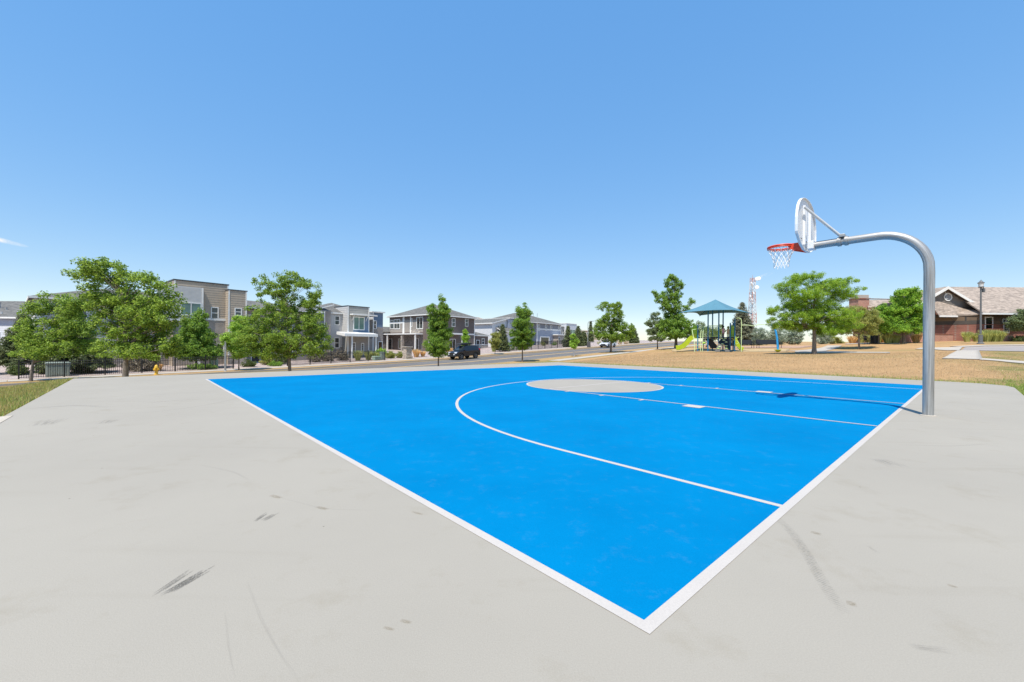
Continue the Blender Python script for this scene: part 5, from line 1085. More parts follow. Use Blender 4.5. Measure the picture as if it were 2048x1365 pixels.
# ------------------------------------------------------------------ cars
M['carblack'] = mat('black_car_paint', (.012, .013, .018), .18, .1, spec=.7); M['carwhite'] = mat('white_car_paint', (.72, .73, .74), .25, .03, spec=.6); M['lens'] = mat('headlight_lens', (.75, .77, .8), .15, .05, spec=.8); M['plastic'] = mat('black_plastic', (.02, .02, .021), .7, .1); M['alloy'] = mat('alloy_rim', (.28, .28, .29), .35, .1, metal=.8); M['redlens'] = mat('red_lens', (.4, .01, .01), .2, .1)
def car(name, label, s, t, paint, lift=0., roofbox=False, L=4.55, Wd=1.84, hh=1.72):
    zg = float(zr(s)); o = thing(name, label, 'car', W(s, t, zg), A + math.pi)
    o.rotation_euler = (0, math.atan(float(zr(s + 1) - zr(s - 1)) / 2), A + math.pi)       # nose towards -s
    wr = .37 + lift * .4; wx = (L * .305, -L * .29); y = Wd / 2; up = lift
    def arch(cx): return [(cx + (wr + .07) * math.cos(th), wr + (wr + .07) * math.sin(th)) for th in np.linspace(-.35, math.pi + .35, 11)]
    zb = .32 + up; zs = 1.0 + up
    prof = [(L / 2 - .03, zb + .05), (L / 2, .6 + up), (L / 2 - .06, .86 + up), (L / 2 - .35, zs - .03), (L * .21, zs + .07), (-L / 2 + .1, zs + .08), (-L / 2, .85 + up), (-L / 2 + .03, zb + .08)]
    low = [(-L / 2 + .1, zb)] + [q for q in arch(wx[1])[::-1] if q[1] > zb - .02] + [(0, zb)] + [q for q in arch(wx[0])[::-1] if q[1] > zb - .02] + [(L / 2 - .12, zb)]
    MB().prism(prof + low, 'y', -y, y).build('body', M[paint], o, bevel=.05)
    zr_ = hh + up; g0 = [(L * .25, zs + .04), (-L / 2 + .14, zs + .04), (-L / 2 + .42, zr_ - .05), (-L * .05, zr_), (L * .09, zr_ - .05)]
    yy = [y - .06, y - .06, y - .24, y - .24, y - .24]; n = 5
    gh = MB().add([(x, -w, z) for (x, z), w in zip(g0, yy)] + [(x, w, z) for (x, z), w in zip(g0, yy)], [tuple(range(n)), tuple(range(n, 2 * n))[::-1]] + [(i, n + i, n + (i + 1) % n, (i + 1) % n) for i in range(n)]).build('greenhouse', M[paint], o, bevel=.03)
    def side(pts, sg, name, m, off):
        v = []
        for x, z in pts:
            k = (z - zs - .04) / (zr_ - .05 - zs - .04); w = (y - .06) - .18 * k + off; v.append((x, sg * w, z))
        v2 = [(a, b - sg * .02, c) for a, b, c in v]; k = len(v)
        return MB().add(v + v2, [tuple(range(k)), tuple(range(k, 2 * k))[::-1]] + [(i, k + i, k + (i + 1) % k, (i + 1) % k) for i in range(k)]).build(name, M[m], gh)
    zt, zl = zr_ - .14, zs + .12
    for sg in (-1, 1):
        side([(L * .19, zl), (.05, zl), (.05, zt), (L * .09, zt)], sg, 'side_window', 'dark_glass', .008)
        side([(0, zl), (-.85, zl), (-.85, zt), (0, zt)], sg, 'side_window', 'dark_glass', .008)
        side([(-.92, zl), (-L / 2 + .36, zl + .05), (-L / 2 + .5, zt - .02), (-.92, zt)], sg, 'side_window', 'dark_glass', .008)
        MB().box(.75, .9, sg * (y + .1) - .1, sg * (y + .1) + .1, zs + .05, zs + .2).build('mirror', M[paint], o, bevel=.03)
        MB().box(L / 2 - .42, L / 2 - .02, sg * (y - .28) - .2, sg * (y - .28) + .24, .72 + up, .92 + up).build('headlight', M['lens'], o, bevel=.04)
        MB().box(-L / 2 - .01, -L / 2 + .14, sg * (y - .16) - .12, sg * (y - .16) + .13, .85 + up, 1.25 + up).build('tail_light', M['redlens'], o, bevel=.03)
        for x in wx:
            w = MB().lathe([(wr * .62, -.11), (wr * .93, -.115), (wr, -.08), (wr, .08), (wr * .93, .115), (wr * .62, .11)], n=22).build('wheel', M['rubber'], o, smooth=True)
            w.matrix_local = Matrix.Translation((x, sg * (y - .1), wr)) @ Matrix.Rotation(R(90), 4, 'X')
            MB().lathe([(wr * .6, -.1 * sg - .01), (wr * .58, -.1 * sg + .01)], n=20).build('rim', M['alloy'], w)
            for k in range(5):
                th = k * 1.2566; MB().box(.05, wr * .55, -.03, .03, -sg * .118 - .006, -sg * .118 + .006).build('spoke', M['alloy'], w).rotation_euler = (0, 0, th)
        if roofbox: MB().tube([(-1.1, sg * (y - .3), zr_ + .06), (.6, sg * (y - .3), zr_ + .06)], .025, 6).build('roof_rail', M['plastic'], o)
    ws = [(L * .245, y - .16, zs + .08), (L * .245, -y + .16, zs + .08), (L * .1, -y + .32, zr_ - .09), (L * .1, y - .32, zr_ - .09)]
    MB().add([(a + .03, b, c + .03) for a, b, c in ws] + [(a - .02, b, c - .02) for a, b, c in ws], [(0, 1, 2, 3), (7, 6, 5, 4), (0, 4, 5, 1), (1, 5, 6, 2), (2, 6, 7, 3), (3, 7, 4, 0)]).build('windscreen', M['glass'], o)
    MB().box(L / 2 - .06, L / 2 + .06, -y + .1, y - .1, zb - .02, .62 + up).build('bumper', M['plastic'], o, bevel=.04); MB().box(L / 2 - .04, L / 2 + .015, -.5, .5, .66 + up, .86 + up).build('grille', M['plastic'], o, bevel=.02)
    MB().box(-L / 2 - .06, -L / 2 + .05, -y + .1, y - .1, zb - .02, .7 + up).build('bumper', M['plastic'], o, bevel=.04); MB().box(L * .2 - .1, L * .2, -y + .1, y - .1, zb - .1, zb + .02).build('skid_plate', M['plastic'], o)
    if roofbox:
        MB().prism([(-1.25, zr_ + .09), (.95, zr_ + .09), (1.05, zr_ + .16), (.7, zr_ + .33), (-.9, zr_ + .36), (-1.3, zr_ + .25)], 'y', -.62, .3).build('roof_cargo_box', M['plastic'], o, bevel=.05)
        for yq in (-.5, .5): MB().lathe([(.09, 0), (.09, .05)], n=12).build('fog_lamp', M['lens'], o).matrix_local = Matrix.Translation((L / 2 + .05, yq, .62 + up)) @ Matrix.Rotation(R(90), 4, 'Y')
    return o
car('black_suv', 'black four-wheel drive with roof cargo box parked at the far kerb', S(929, 40.7), 40.7, 'carblack', .12, True)
car('white_suv', 'white sport utility car parked at the far kerb behind the verge tree', S(1216, 40.7), 40.7, 'carwhite', .02)

# ------------------------------------------------------------------ garden plants
G1 = 'garden shrubs before the houses'
def gs(label, px, py, t, rx, ry, lm='mid', n=70, sz=.12, nm='shrub'):
    b_ = onlawn(px, t); k = b_[1] / F; zc = b_[2] + ry * k * .8; pc = Y0 + (px - 1024) * ROLL - (zc - H) / k
    return shrub(nm, label, b_, [(px, pc, rx, ry), (px + rx * .3, pc + ry * .2, rx * .7, ry * .7)], n, 34, sz, .2, LEAF[lm], 'shrub', G1)
gs('dark bushy shrub outside the left end of the fence', 36, 750, 50.5, 15, 12, 'dark'); gs('dark shrub behind the fence left of the transformer cabinet', 95, 745, 50.5, 16, 16, 'dark', 90); gs('dark evergreen shrub behind the fence right of the transformer cabinet', 163, 740, 49.5, 24, 18, 'dark', 120)
gs('grayish leafless-looking hedge behind the fence left of the hydrant', 285, 730, 49, 30, 20, 'twig', 160); gs('grayish dry shrub behind the fence near the left trunk', 262, 735, 50.5, 18, 16, 'twig', 80); gs('low bright ground cover behind the fence below the oval tree', 405, 748, 47.6, 26, 6, 'mid', 90)
gs('low shrub on gravel right of the round young tree', 497, 727, 48, 14, 8, 'dark', 50); gs('low spreading juniper left of the second fence', 552, 728, 47.3, 13, 5, 'mid', 60); gs('olive upright shrub behind the broad tree', 533, 715, 49.5, 11, 12, 'olive', 80); gs('dark upright shrub behind the broad trunk', 560, 715, 49.5, 16, 16, 'dark', 100)
for i, px in enumerate((628, 655, 683)): gs('brownish hedge shrub behind the second fence, %s of three' % ('left', 'middle', 'right')[i], px, 705, 50, 15, 12, 'twig', 100)
gs('round clipped green bush before the brown house porch', 762, 695, 50.5, 12, 11, 'lime', 110); gs('olive shrub right of the tall pale cabinet', 780, 708, 49, 10, 8, 'olive', 70); gs('olive shrub left of the stone pillar', 799, 710, 49, 9, 7, 'olive', 60)
for px, r_, hh, lm, lab in ((716, .75, 1.25, 'tuft', 'tall green grass clump behind the second fence, left'), (737, .75, 1.15, 'tuft', 'tall green grass clump behind the second fence, middle'), (750, .6, .95, 'tuft', 'tall green grass clump behind the second fence, right'), (833, .8, 1.15, 'gold', 'golden grass clump right of the stone pillar'), (846, .6, .8, 'gold', 'small golden grass clump left of the slim tree'), (899, .7, 1.1, 'gold', 'golden grass clump left of the black car'), (988, .8, 1.4, 'tuft', 'pale grass clump behind the young olive tree'), (318, .4, .6, 'gold', 'small golden clump behind the hydrant')):
    tuft('ornamental_grass', lab, onlawn(px, 48.6), r_, hh, 420, LEAF[lm], 'grass clump', 'garden grass clumps')
gs('low green shrub before the pale house porch, left', 1023, 700, 49, 8, 6, 'mid', 40); gs('green shrub before the pale house porch', 1085, 694, 56, 7, 5, 'olive', 40); gs('green shrub under the pale house windows', 1108, 693, 56, 6, 4, 'mid', 40); gs('small green shrub beside the pale house side porch', 1127, 692, 56, 6, 6, 'dark', 40)
gs('small hedge behind the white car', 1200, 690, 50, 10, 4, 'olive', 40)

# ------------------------------------------------------------------ playground
M['pblue'] = mat('blue_post_paint', (.01, .16, .36), .4, .06); M['plime'] = mat('lime_rail_paint', (.50, .72, .22), .4, .06); M['pgreen'] = mat('green_plastic', (.26, .50, .02), .4, .06); M['pslide'] = mat('yellow_green_slide', (.40, .50, .015), .35, .06); M['pblack'] = mat('black_panel', (.012, .014, .016), .55, .1); M['shade'] = mat('blue_shade_cloth', (.075, .20, .265), .8, .06); M['ppale'] = mat('pale_lime_pipe', (.62, .78, .42), .4, .05); M['pbright'] = mat('bright_blue_pipe', (.03, .32, .72), .4, .05)
PO = gp(*at(1430, 703.3, 40)[:2]); K = 40 / F; PR = -math.atan2(PO[0], PO[1])
def X_(px): return (px - 1430) * K * math.cos(PR)
def onplay(x, y, z): return (PO[0] + x * math.cos(PR) - y * math.sin(PR), PO[1] + x * math.sin(PR) + y * math.cos(PR), PO[2] + z)
def Zp(py): return (703.3 - py) * K
play = thing('playground', 'playground tower with blue posts, green slides and blue shade canopy', 'playground', PO, PR)
cor = [(3.5 * math.cos(R(a)), 3.5 * math.sin(R(a))) for a in (25, 115, 205, 295)]
zc, za = 3.72, 5.02; NG = 10
def canopy():
    mb = MB()
    for i in range(4):
        a, c = cor[i], cor[(i + 1) % 4]; V = []
        for r_ in range(NG + 1):
            f = r_ / NG; row = []
            for j in range(NG + 1):
                q = j / NG; e = (a[0] * (1 - q) + c[0] * q, a[1] * (1 - q) + c[1] * q); sag = 1 - .22 * math.sin(math.pi * q) * f
                row.append((e[0] * f * sag, e[1] * f * sag, za + (zc - za) * f + .12 * math.sin(math.pi * q) * f - .12 * math.sin(math.pi * f)))
            V += row
        mb.add(V, [(r_ * (NG + 1) + j, r_ * (NG + 1) + j + 1, (r_ + 1) * (NG + 1) + j + 1, (r_ + 1) * (NG + 1) + j) for r_ in range(NG) for j in range(NG)])
    return mb.build('canopy', M['shade'], play, smooth=True)
can = canopy(); md = can.modifiers.new('thick', 'SOLIDIFY'); md.thickness = .015
for a in cor: MB().tube([(0, 0, za - .12), (a[0] * .5, a[1] * .5, (za + zc) / 2 - .2), (a[0], a[1], zc - .05)], .035, 6).build('canopy_rafter', M['pblue'], can)
posts = [(1415.8, -.5, 618), (1437.1, -.5, 618), (1424.6, .55, 620), (1445.8, .55, 620)]
for px, y_, top in posts: MB().tube([(X_(px), y_, -.2), (X_(px), y_, 4.5)], .058, 10).build('post', M['pblue'], play, smooth=True)
for px, y_, top in ((1395.2, -.5, 650), (1405, .55, 651), (1459.4, -.5, 647), (1468.5, .1, 637.5), (1466, .6, 646)): MB().tube([(X_(px), y_, -.2), (X_(px), y_, Zp(top))], .055, 10).build('post', M['pblue'], play, smooth=True)
zd = Zp(675)
for a, c in ((1395, 1415.3), (1416.3, 1446), (1447, 1468)): MB().box(X_(a), X_(c), -.52, .58, zd - .08, zd).build('deck', M['pblack'], play)
def rail(a, c, y_, z0, z1, n, mm='plime', y2=None):
    y2 = y_ if y2 is None else y2; p = MB(); xa, xc = X_(a), X_(c); p.tube([(xa, y_, z0), (xc, y2, z0)], .022, 6); p.tube([(xa, y_, z1), (xc, y2, z1)], .022, 6); q = p.build('guard_rail', M[mm], play)
    for i in range(n): f = (i + .5) / n; MB().tube([(xa + (xc - xa) * f, y_ + (y2 - y_) * f, z0), (xa + (xc - xa) * f, y_ + (y2 - y_) * f, z1)], .014, 5).build('bar', M[mm], q)
rail(1397, 1415, -.5, zd + .08, Zp(653), 6); rail(1417, 1436, -.5, zd + .08, Zp(652), 7); rail(1407, 1424, .55, zd + .08, Zp(654), 5, 'pgreen'); rail(1426, 1445, .55, zd + .08, Zp(654), 7, 'pgreen')
for a in (1440, 1454): # entry loops
    MB().tube([(X_(a), -.52, zd + .04), (X_(a - .8), -.52, zd + .2), (X_(a - .8), -.52, zd + .85), (X_(a), -.52, Zp(654)), (X_(a + 2.2), -.52, Zp(654)), (X_(a + 3), -.52, zd + .85), (X_(a + 3), -.52, zd + .2), (X_(a + 2.2), -.52, zd + .04)], .02, 6).build('grab_loop', M['plime'], play)
rail(1461, 1467.5, -.5, zd + .06, Zp(655), 1, 'plime', .05)
# slides
def slide(name, path, w, mm, wall=.22):
    mb = MB(); V = []; n = len(path)
    for i, p in enumerate(path):
        p = Vector(p); d = (Vector(path[min(i + 1, n - 1)]) - Vector(path[max(0, i - 1)])).normalized(); sd_ = d.cross(Vector((0, 0, 1))).normalized(); upv = sd_.cross(d).normalized()
        for a, b in ((-w / 2 - .05, wall), (-w / 2, wall + .02), (-w / 2 + .05, wall * .7), (-w / 2 + .1, .04), (0, 0), (w / 2 - .1, .04), (w / 2 - .05, wall * .7), (w / 2, wall + .02), (w / 2 + .05, wall), (w / 2 + .03, -.05), (0, -.08), (-w / 2 - .03, -.05)): V.append(tuple(p + sd_ * a + upv * b))
    m = 12; f = [(i * m + j, i * m + (j + 1) % m, (i + 1) * m + (j + 1) % m, (i + 1) * m + j) for i in range(n - 1) for j in range(m)] + [tuple(range(m)), tuple(range((n - 1) * m, n * m))[::-1]]
    return mb.add(V, f).build(name, M[mm], play, smooth=True)
slide('slide', [(X_(1392), 0, zd), (X_(1387), 0, zd - .04), (X_(1380), -.05, zd - .32), (X_(1373), -.1, zd - .72), (X_(1366), -.15, zd - 1.0), (X_(1358), -.2, .2), (X_(1350.5), -.2, .16)], .8, 'pslide', .36)
hd = MB(); xa, xc = X_(1382), X_(1394.5); hd.box(xa, xc, -.42, -.36, zd - .1, Zp(655)); hd.box(xa, xc, .36, .42, zd - .1, Zp(655)); hd.box(xa + .1, xc, -.42, .42, Zp(655), Zp(651)); hd.build('slide_hood', M['pgreen'], play, bevel=.04)
slide('slide', [(X_(1462), .38, zd), (X_(1466), .38, zd - .12), (X_(1470), .38, zd - .5), (X_(1474), .38, zd - .85), (X_(1479), .38, .24), (X_(1485), .38, .17)], .5, 'pslide', .25)
hd = MB(); hd.box(X_(1461), X_(1468), .1, .16, zd - .02, Zp(652)); hd.box(X_(1463), X_(1468), .62, .68, zd - .02, Zp(652)); hd.build('slide_hood', M['pgreen'], play, bevel=.03)
# ladders and climbers
MB().tube([(X_(1390), -1.5, -.1), (X_(1389), -1.45, .9), (X_(1386), -1.35, 1.6), (X_(1384), -1.2, Zp(661)), (X_(1395), -.6, Zp(658)), (X_(1407), -.6, Zp(654))], .028, 8).build('arch_pipe', M['ppale'], play)
for px in (1401.2, 1405.4): MB().tube([(X_(px), -1.1, -.1), (X_(px), -1.1, 1.0), (X_(px + .5), -.9, zd + .5), (X_(px + 2), -.6, Zp(654.5))], .028, 8).build('arch_pipe', M['ppale'], play)
for i in range(4): z_ = .28 + i * .3; MB().tube([(X_(1389.5), -1.45, z_), (X_(1401), -1.1, z_)], .018, 6).build('rung', M['plime'], play)
MB().lathe([(.12, 0), (.17, .1), (.12, .2)], (X_(1408), -.9, .7), 10).build('pod_step', M['pgreen'], play)
MB().prism([(X_(1410), zd - .1), (X_(1421), zd - .1), (X_(1437), .42), (X_(1432), .3), (X_(1421), .3)], 'y', .15, .22).build('crawl_panel', M['pblack'], play)
v = [(1442, zd - .02), (1456.5, zd - .02), (1458.5, .0), (1449.5, .0), (1448, .62), (1444.5, .72), (1439, .0), (1429.5, .0), (1437, .85)]
yy_ = lambda z: -.62 - .75 * (1 - z / zd); wall = MB(); n = len(v)
wall.add([(X_(a), yy_(z), z) for a, z in v] + [(X_(a), yy_(z) + .1, z) for a, z in v], [tuple(range(n)), tuple(range(n, 2 * n))[::-1]] + [(i, n + i, n + (i + 1) % n, (i + 1) % n) for i in range(n)])
wl = wall.build('climbing_wall', M['pblack'], play)
for px, py in ((1447, 681), (1451.5, 684.5), (1444, 688.5), (1451.5, 692), (1439, 693.5), (1436, 697.3), (1452.5, 697), (1443, 677.5), (1450, 677.3)):
    z_ = Zp(py); MB().ball((X_(px), yy_(z_) - .01, z_), (.13, .06, .05), 8, 5).build('climbing_hold', M['ppale' if py < 696 else 'plime'], wl)
MB().tube([(X_(1480.5), -.6, -.1), (X_(1480.5), -.6, Zp(644)), (X_(1479.5), -.6, Zp(640)), (X_(1476), -.55, Zp(638)), (X_(1469.5), -.2, Zp(638.5))], .03, 8).build('loop_pole', M['ppale'], play)
MB().tube([(X_(1472 + 4 * math.cos(th)), -.4 + .25 * math.sin(th), Zp(696) + th / 12.57 * (Zp(674) - Zp(696))) for th in np.linspace(0, 12.57, 40)], .02, 6).build('spiral_rung', M['plime'], play)
MB().tube([(X_(1480.5), -.6, Zp(652)), (X_(1492), -.6, Zp(652)), (X_(1504), -.5, Zp(654)), (X_(1512), -.4, Zp(651)), (X_(1528), -.3, Zp(651)), (X_(1538), -.3, Zp(653))], .03, 8).build('overhead_bar', M['ppale'], play)
MB().tube([(X_(1535), -.3, Zp(651)), (X_(1540), -.3, Zp(656)), (X_(1543.5), -.3, Zp(664)), (X_(1546), -.3, Zp(676)), (X_(1547.8), -.3, Zp(700) + .08)], .085, 12).build('curved_post', M['pbright'], play, smooth=True)
MB().lathe([(.04, .02), (.13, .06), (.24, .16), (.27, .24), (.24, .25), (.05, .2)], (X_(1547.8), -.3, 0), 16).build('spinner_seat', M['pslide'], play, smooth=True)
MB().tube([(X_(1547.8), -.3, -.3), (X_(1547.8), -.3, .1)], .05, 8).build('spinner_post', M['pbright'], play)
# benches
def bench(label, px, py, Yb, wpx, rz=0.):
    b_ = gp(*at(px, py, Yb)[:2]); o = thing('bench', label, 'bench', b_, rz, 'black metal benches'); w = wpx * Yb / F / 2
    MB().box(-w, w, -.24, .2, .42, .46).build('seat', M['mesh'], o); MB().prism([(.2, .46), (.24, .46), (.33, .95), (.29, .95)], 'x', -w, w).build('backrest', M['mesh'], o)
    for sg in (-1, 1):
        x = sg * (w - .05); MB().tube([(x, -.26, -.05), (x, -.24, .45), (x, -.22, .64), (x, .1, .66), (x, .28, .9)], .03, 6).build('leg', M['iron'], o); MB().tube([(x, .2, -.05), (x, .14, .3), (x, .24, .5)], .03, 6).build('leg', M['iron'], o)
    return o
M['mesh'] = mat('black_steel_mesh', (.02, .02, .022), .5, .1)
bench('black metal bench left of the blue curved post, half behind the slide', 1492, 698, 46, 28); bench('black metal bench behind the blue curved post', 1537.5, 698, 46, 46); bench('black metal bench beside the litter bin on the lawn', 1736, 688.4, 45.5, 12, .5)
b_ = gp(*at(1748.5, 688.4, 45.5)[:2]); bn = thing('litter_bin', 'tall black slatted litter bin on the lawn before the brick wall', 'litter bin', b_)
MB().lathe([(.30, 0), (.30, .85), (.33, .87), (.33, .93), (.2, .95)], n=18).build('liner', M['plastic'], bn)
sl0 = None
for i in range(18):
    if sl0 is None: sl0 = MB().box(-.035, .035, .31, .34, .02, .9).build('slat', M['iron'], bn); q = sl0
    else: q = sl0.copy(); COL.objects.link(q); q.parent = bn
    q.rotation_euler = (0, 0, i * math.pi / 9)

# ------------------------------------------------------------------ children on the play deck
M['skin'] = mat('brown_skin', (.30, .16, .10), .6, .06); M['hair'] = mat('black_hair', (.012, .01, .009), .6, .1); M['pink'] = mat('pink_cotton', (.62, .36, .42), .85, .08); M['shoe'] = mat('white_shoe', (.7, .7, .68), .7, .05); M['coral'] = mat('coral_cotton', (.62, .30, .26), .85, .08)
def child(label, loc, rz, cloth, hgt_=1.12, arm=.35):
    o = thing('person', label, 'person', loc, rz); k = hgt_ / 1.12
    J = {'pel': (0, 0, .52, .085), 'waist': (0, 0, .62, .078), 'chest': (0, 0, .76, .088), 'neck': (0, 0, .86, .036), 'chin': (0, .005, .90, .05), 'head': (0, 0, .99, .088), 'top': (0, -.01, 1.06, .07)}
    E = [('pel', 'waist'), ('waist', 'chest'), ('chest', 'neck'), ('neck', 'chin'), ('chin', 'head'), ('head', 'top')]
    for s_, n in ((-1, 'l'), (1, 'r')):
        J['hip' + n] = (s_ * .06, 0, .48, .066); J['kn' + n] = (s_ * .065, .01, .27, .043); J['an' + n] = (s_ * .07, -.01, .06, .027); J['toe' + n] = (s_ * .075, .09, .03, .024)
        J['sh' + n] = (s_ * .11, 0, .80, .036); J['el' + n] = (s_ * (.16 + arm * .1), .03, .66, .027); J['wr' + n] = (s_ * (.16 + arm * .15), .1, .57, .019); J['pa' + n] = (s_ * (.165 + arm * .15), .13, .545, .02)
        E += [('pel', 'hip' + n), ('hip' + n, 'kn' + n), ('kn' + n, 'an' + n), ('an' + n, 'toe' + n), ('chest', 'sh' + n), ('sh' + n, 'el' + n), ('el' + n, 'wr' + n), ('wr' + n, 'pa' + n)]
        p = J['pa' + n]
        for f_ in range(4): J['f%d%s' % (f_, n)] = (p[0] + (f_ - 1.5) * .013, p[1] + .035 + .006 * (1 - abs(f_ - 1.5)), p[2] - .03, .0065); E.append(('pa' + n, 'f%d%s' % (f_, n)))
        J['th' + n] = (p[0] - s_ * .03, p[1] + .012, p[2] - .012, .007); E.append(('pa' + n, 'th' + n))
    names = list(J); me = bpy.data.meshes.new('body'); me.from_pydata([tuple(c * k for c in J[n][:3]) for n in names], [(names.index(a), names.index(c)) for a, c in E], []); b = bpy.data.objects.new('body', me); COL.objects.link(b); b.parent = o; me.materials.append(M['skin'])
    md = b.modifiers.new('skin', 'SKIN'); sv_ = me.skin_vertices[0].data
    for i, n in enumerate(names): sv_[i].radius = (J[n][3] * k,) * 2; sv_[i].use_root = (n == 'pel')
    md.use_smooth_shade = True; b.modifiers.new('sub', 'SUBSURF').render_levels = 2
    MB().lathe([(.155, .37), (.15, .42), (.125, .55), (.105, .63), (.115, .74), (.12, .79), (.08, .835), (.05, .845)], n=16).build('dress', M[cloth], o, smooth=True).scale = (k, k * .8, k)
    MB().ball((0, -.02, 1.0), (.108, .112, .105), 12, 8).ball((0, -.06, .93), (.085, .055, .1), 10, 6).ball((0, -.05, 1.11), (.05, .05, .045), 10, 6).build('hair', M['hair'], o, smooth=True).scale = (k,) * 3
    for s_ in (-1, 1):
        MB().ball((s_ * .073, .04, .03), (.04, .085, .035), 10, 6).build('shoe', M['shoe'], o, smooth=True).scale = (k,) * 3
        MB().ball((s_ * .032, .088, .985), (.012, .006, .009), 8, 5).build('eye', M['hair'], o).scale = (k,) * 3
    MB().ball((0, .095, .965), (.012, .014, .014), 8, 5).build('nose', M['skin'], o).scale = (k,) * 3; MB().ball((0, .083, .938), (.022, .008, .006), 8, 5).build('mouth', M['coral'], o).scale = (k,) * 3
    return o
child('child in pink dress with black hair standing on the play deck, back turned', onplay(X_(1445.5), -.25, zd), PR, 'pink', 1.14)
child('second child partly behind the right deck post, coral top and dark hair', onplay(X_(1455.5), -.05, zd), PR + .6, 'coral', 1.05)

# ------------------------------------------------------------------ brick community hall
zg = g(52, 47)
h = House('brick_hall', 'red brick community hall with shingled gable roof at the right', 50, 46, zg, 0., (50, 46, zg), 'building')
xr0 = at(1962, 650, 45.2)[0]; ze = at(2000, 626, 44.4)[2]; zf = zg - .1
XL = at(1700, 650, 54)[0]; XW = at(1706, 650, 57)[0]
h.box('wall', 'brick', XL + 4.5, 80, 48.6, 58, zf - .5, ze + .1); h.box('right_wall', 'brick', xr0, 80, 45.2, 48.59, zf - .5, ze - .05)
zs_ = zf + 1.95
h.panel('slate_band', 'slate_tile', 'F', 45.2, xr0, 80, zs_, ze - .06, .03); h.panel('brick_ledge', 'brick', 'F', 45.2, xr0, 80, zs_ - .08, zs_ - .01, .07)
h.panel('slate_band', 'slate_tile', 'F', 48.6, xr0 - 6, xr0 - .01, zs_, ze - .05, .03)
# slanted wall between the two
pA, pB = (xr0 - 2.6, 48.5), (xr0 - .003, 45.25)
def slant(name, m, z0, z1, off=0.):
    v = [h.p(*pA, z0), h.p(*pB, z0), h.p(pB[0], 48.5, z0), h.p(*pA, z1), h.p(*pB, z1), h.p(pB[0], 48.5, z1)]
    if off: v = [(x - off * .78, y - off * .62, z) for x, y, z in v]
    return MB().add(v, [(0, 1, 2), (5, 4, 3), (0, 3, 4, 1), (1, 4, 5, 2), (2, 5, 3, 0)]).build(name, M[m], h.o)
slant('slant_wall', 'brick', zf - .5, zs_); slant('slate_band', 'slate_tile', zs_ + .001, ze - .06, .02)
# window in the slanted wall zone is set in the front wall
def fw(px, y): return at(px, 650, y)[0]
h.win('F', 45.2, fw(1967, 45.2) - 1.9 + 2.0, fw(1967, 45.2) + 1.0, zf + .95, zf + 2.75, 1, 1, 'dark_glass', .1)
h.win('F', 45.2, fw(2004, 45.2), fw(2018, 45.2), ze - .98, ze - .58, 2, 1, 'glass', .06); h.win('F', 45.2, fw(2006, 45.2), fw(2018, 45.2), zf + 1.0, zf + 2.0, 1, 1, 'dark_glass', .07)
h.win('F', 48.6, fw(1875, 48.6), fw(1892, 48.6), zf - .1, zf + 2.3, 1, 1, 'door', .12, .06, 'door'); M['notice'] = mat('white_notice', (.75, .75, .73), .7, .05); h.panel('notice', 'notice', 'F', 48.55, fw(1884, 48.6), fw(1889, 48.6), zf + 1.25, zf + 1.55, .02)
# roofs
ez = ze
v = [h.p(fw(1966, 44.4), 44.4, ez), h.p(82, 44.4, ez), h.p(82, 53, 9.05), h.p(fw(1887, 53), 53, 9.05), h.p(82, 62, ez), h.p(fw(1830, 62), 62, ez)]
MB().add(v, [(0, 1, 2, 3), (3, 2, 4, 5)]).build('roof', M['roof_hall'], h.o).modifiers.new('s', 'SOLIDIFY').thickness = .12
h.box('gutter', 'white', fw(1964, 44.4), 82, 44.3, 44.42, ez - .2, ez - .03)
yg = 48.; pk = (fw(1887.5, yg), at(1887, 574.5, yg)[2]); rt = (fw(1963, yg), at(1963, 620.5, yg)[2]); lt = (2 * pk[0] - rt[0], rt[1])
M['gable'] = mat('gable_siding', (.20, .175, .15), .8, .06)
MB().prism([(pk[0] - h.s0, pk[1] - h.z0 - .25), (rt[0] - .3 - h.s0, rt[1] - h.z0), (lt[0] + .3 - h.s0, lt[1] - h.z0)], 'y', yg - h.t0, yg + .2 - h.t0).build('gable_wall', M['gable'], h.o)
for i in range(12):
    z_ = rt[1] + .1 + i * .2; w_ = (rt[0] - pk[0]) * (1 - (z_ + .25 - rt[1]) / (pk[1] - rt[1])) - .35
    if w_ > .1: h.fbox(MB(), 'F', yg, pk[0] - w_, pk[0] + w_, .001, .02, z_, z_ + .03).build('siding_lap', M['gable'], h.o)
def slab3(name, m, q, th=.14):
    k = len(q); return MB().add([h.p(*p) for p in q] + [h.p(p[0], p[1], p[2] - th) for p in q], [tuple(range(k)), tuple(range(k, 2 * k))[::-1]] + [(i, k + i, k + (i + 1) % k, (i + 1) % k) for i in range(k)]).build(name, M[m], h.o)
yb_ = 53.5
slab3('gable_roof', 'roof_hall', [(pk[0], yg - .45, pk[1]), (rt[0] + .2, yg - .45, rt[1] - .1), (rt[0] + 2.5, yb_, rt[1] - .1), (pk[0] + 2.5, yb_, pk[1])]); slab3('gable_roof', 'roof_hall', [(pk[0] - .001, yg - .45, pk[1]), (lt[0] - .2, yg - .45, lt[1] - .1), (lt[0] - .2, yb_, lt[1] - .1), (pk[0] - .001, yb_, pk[1])])
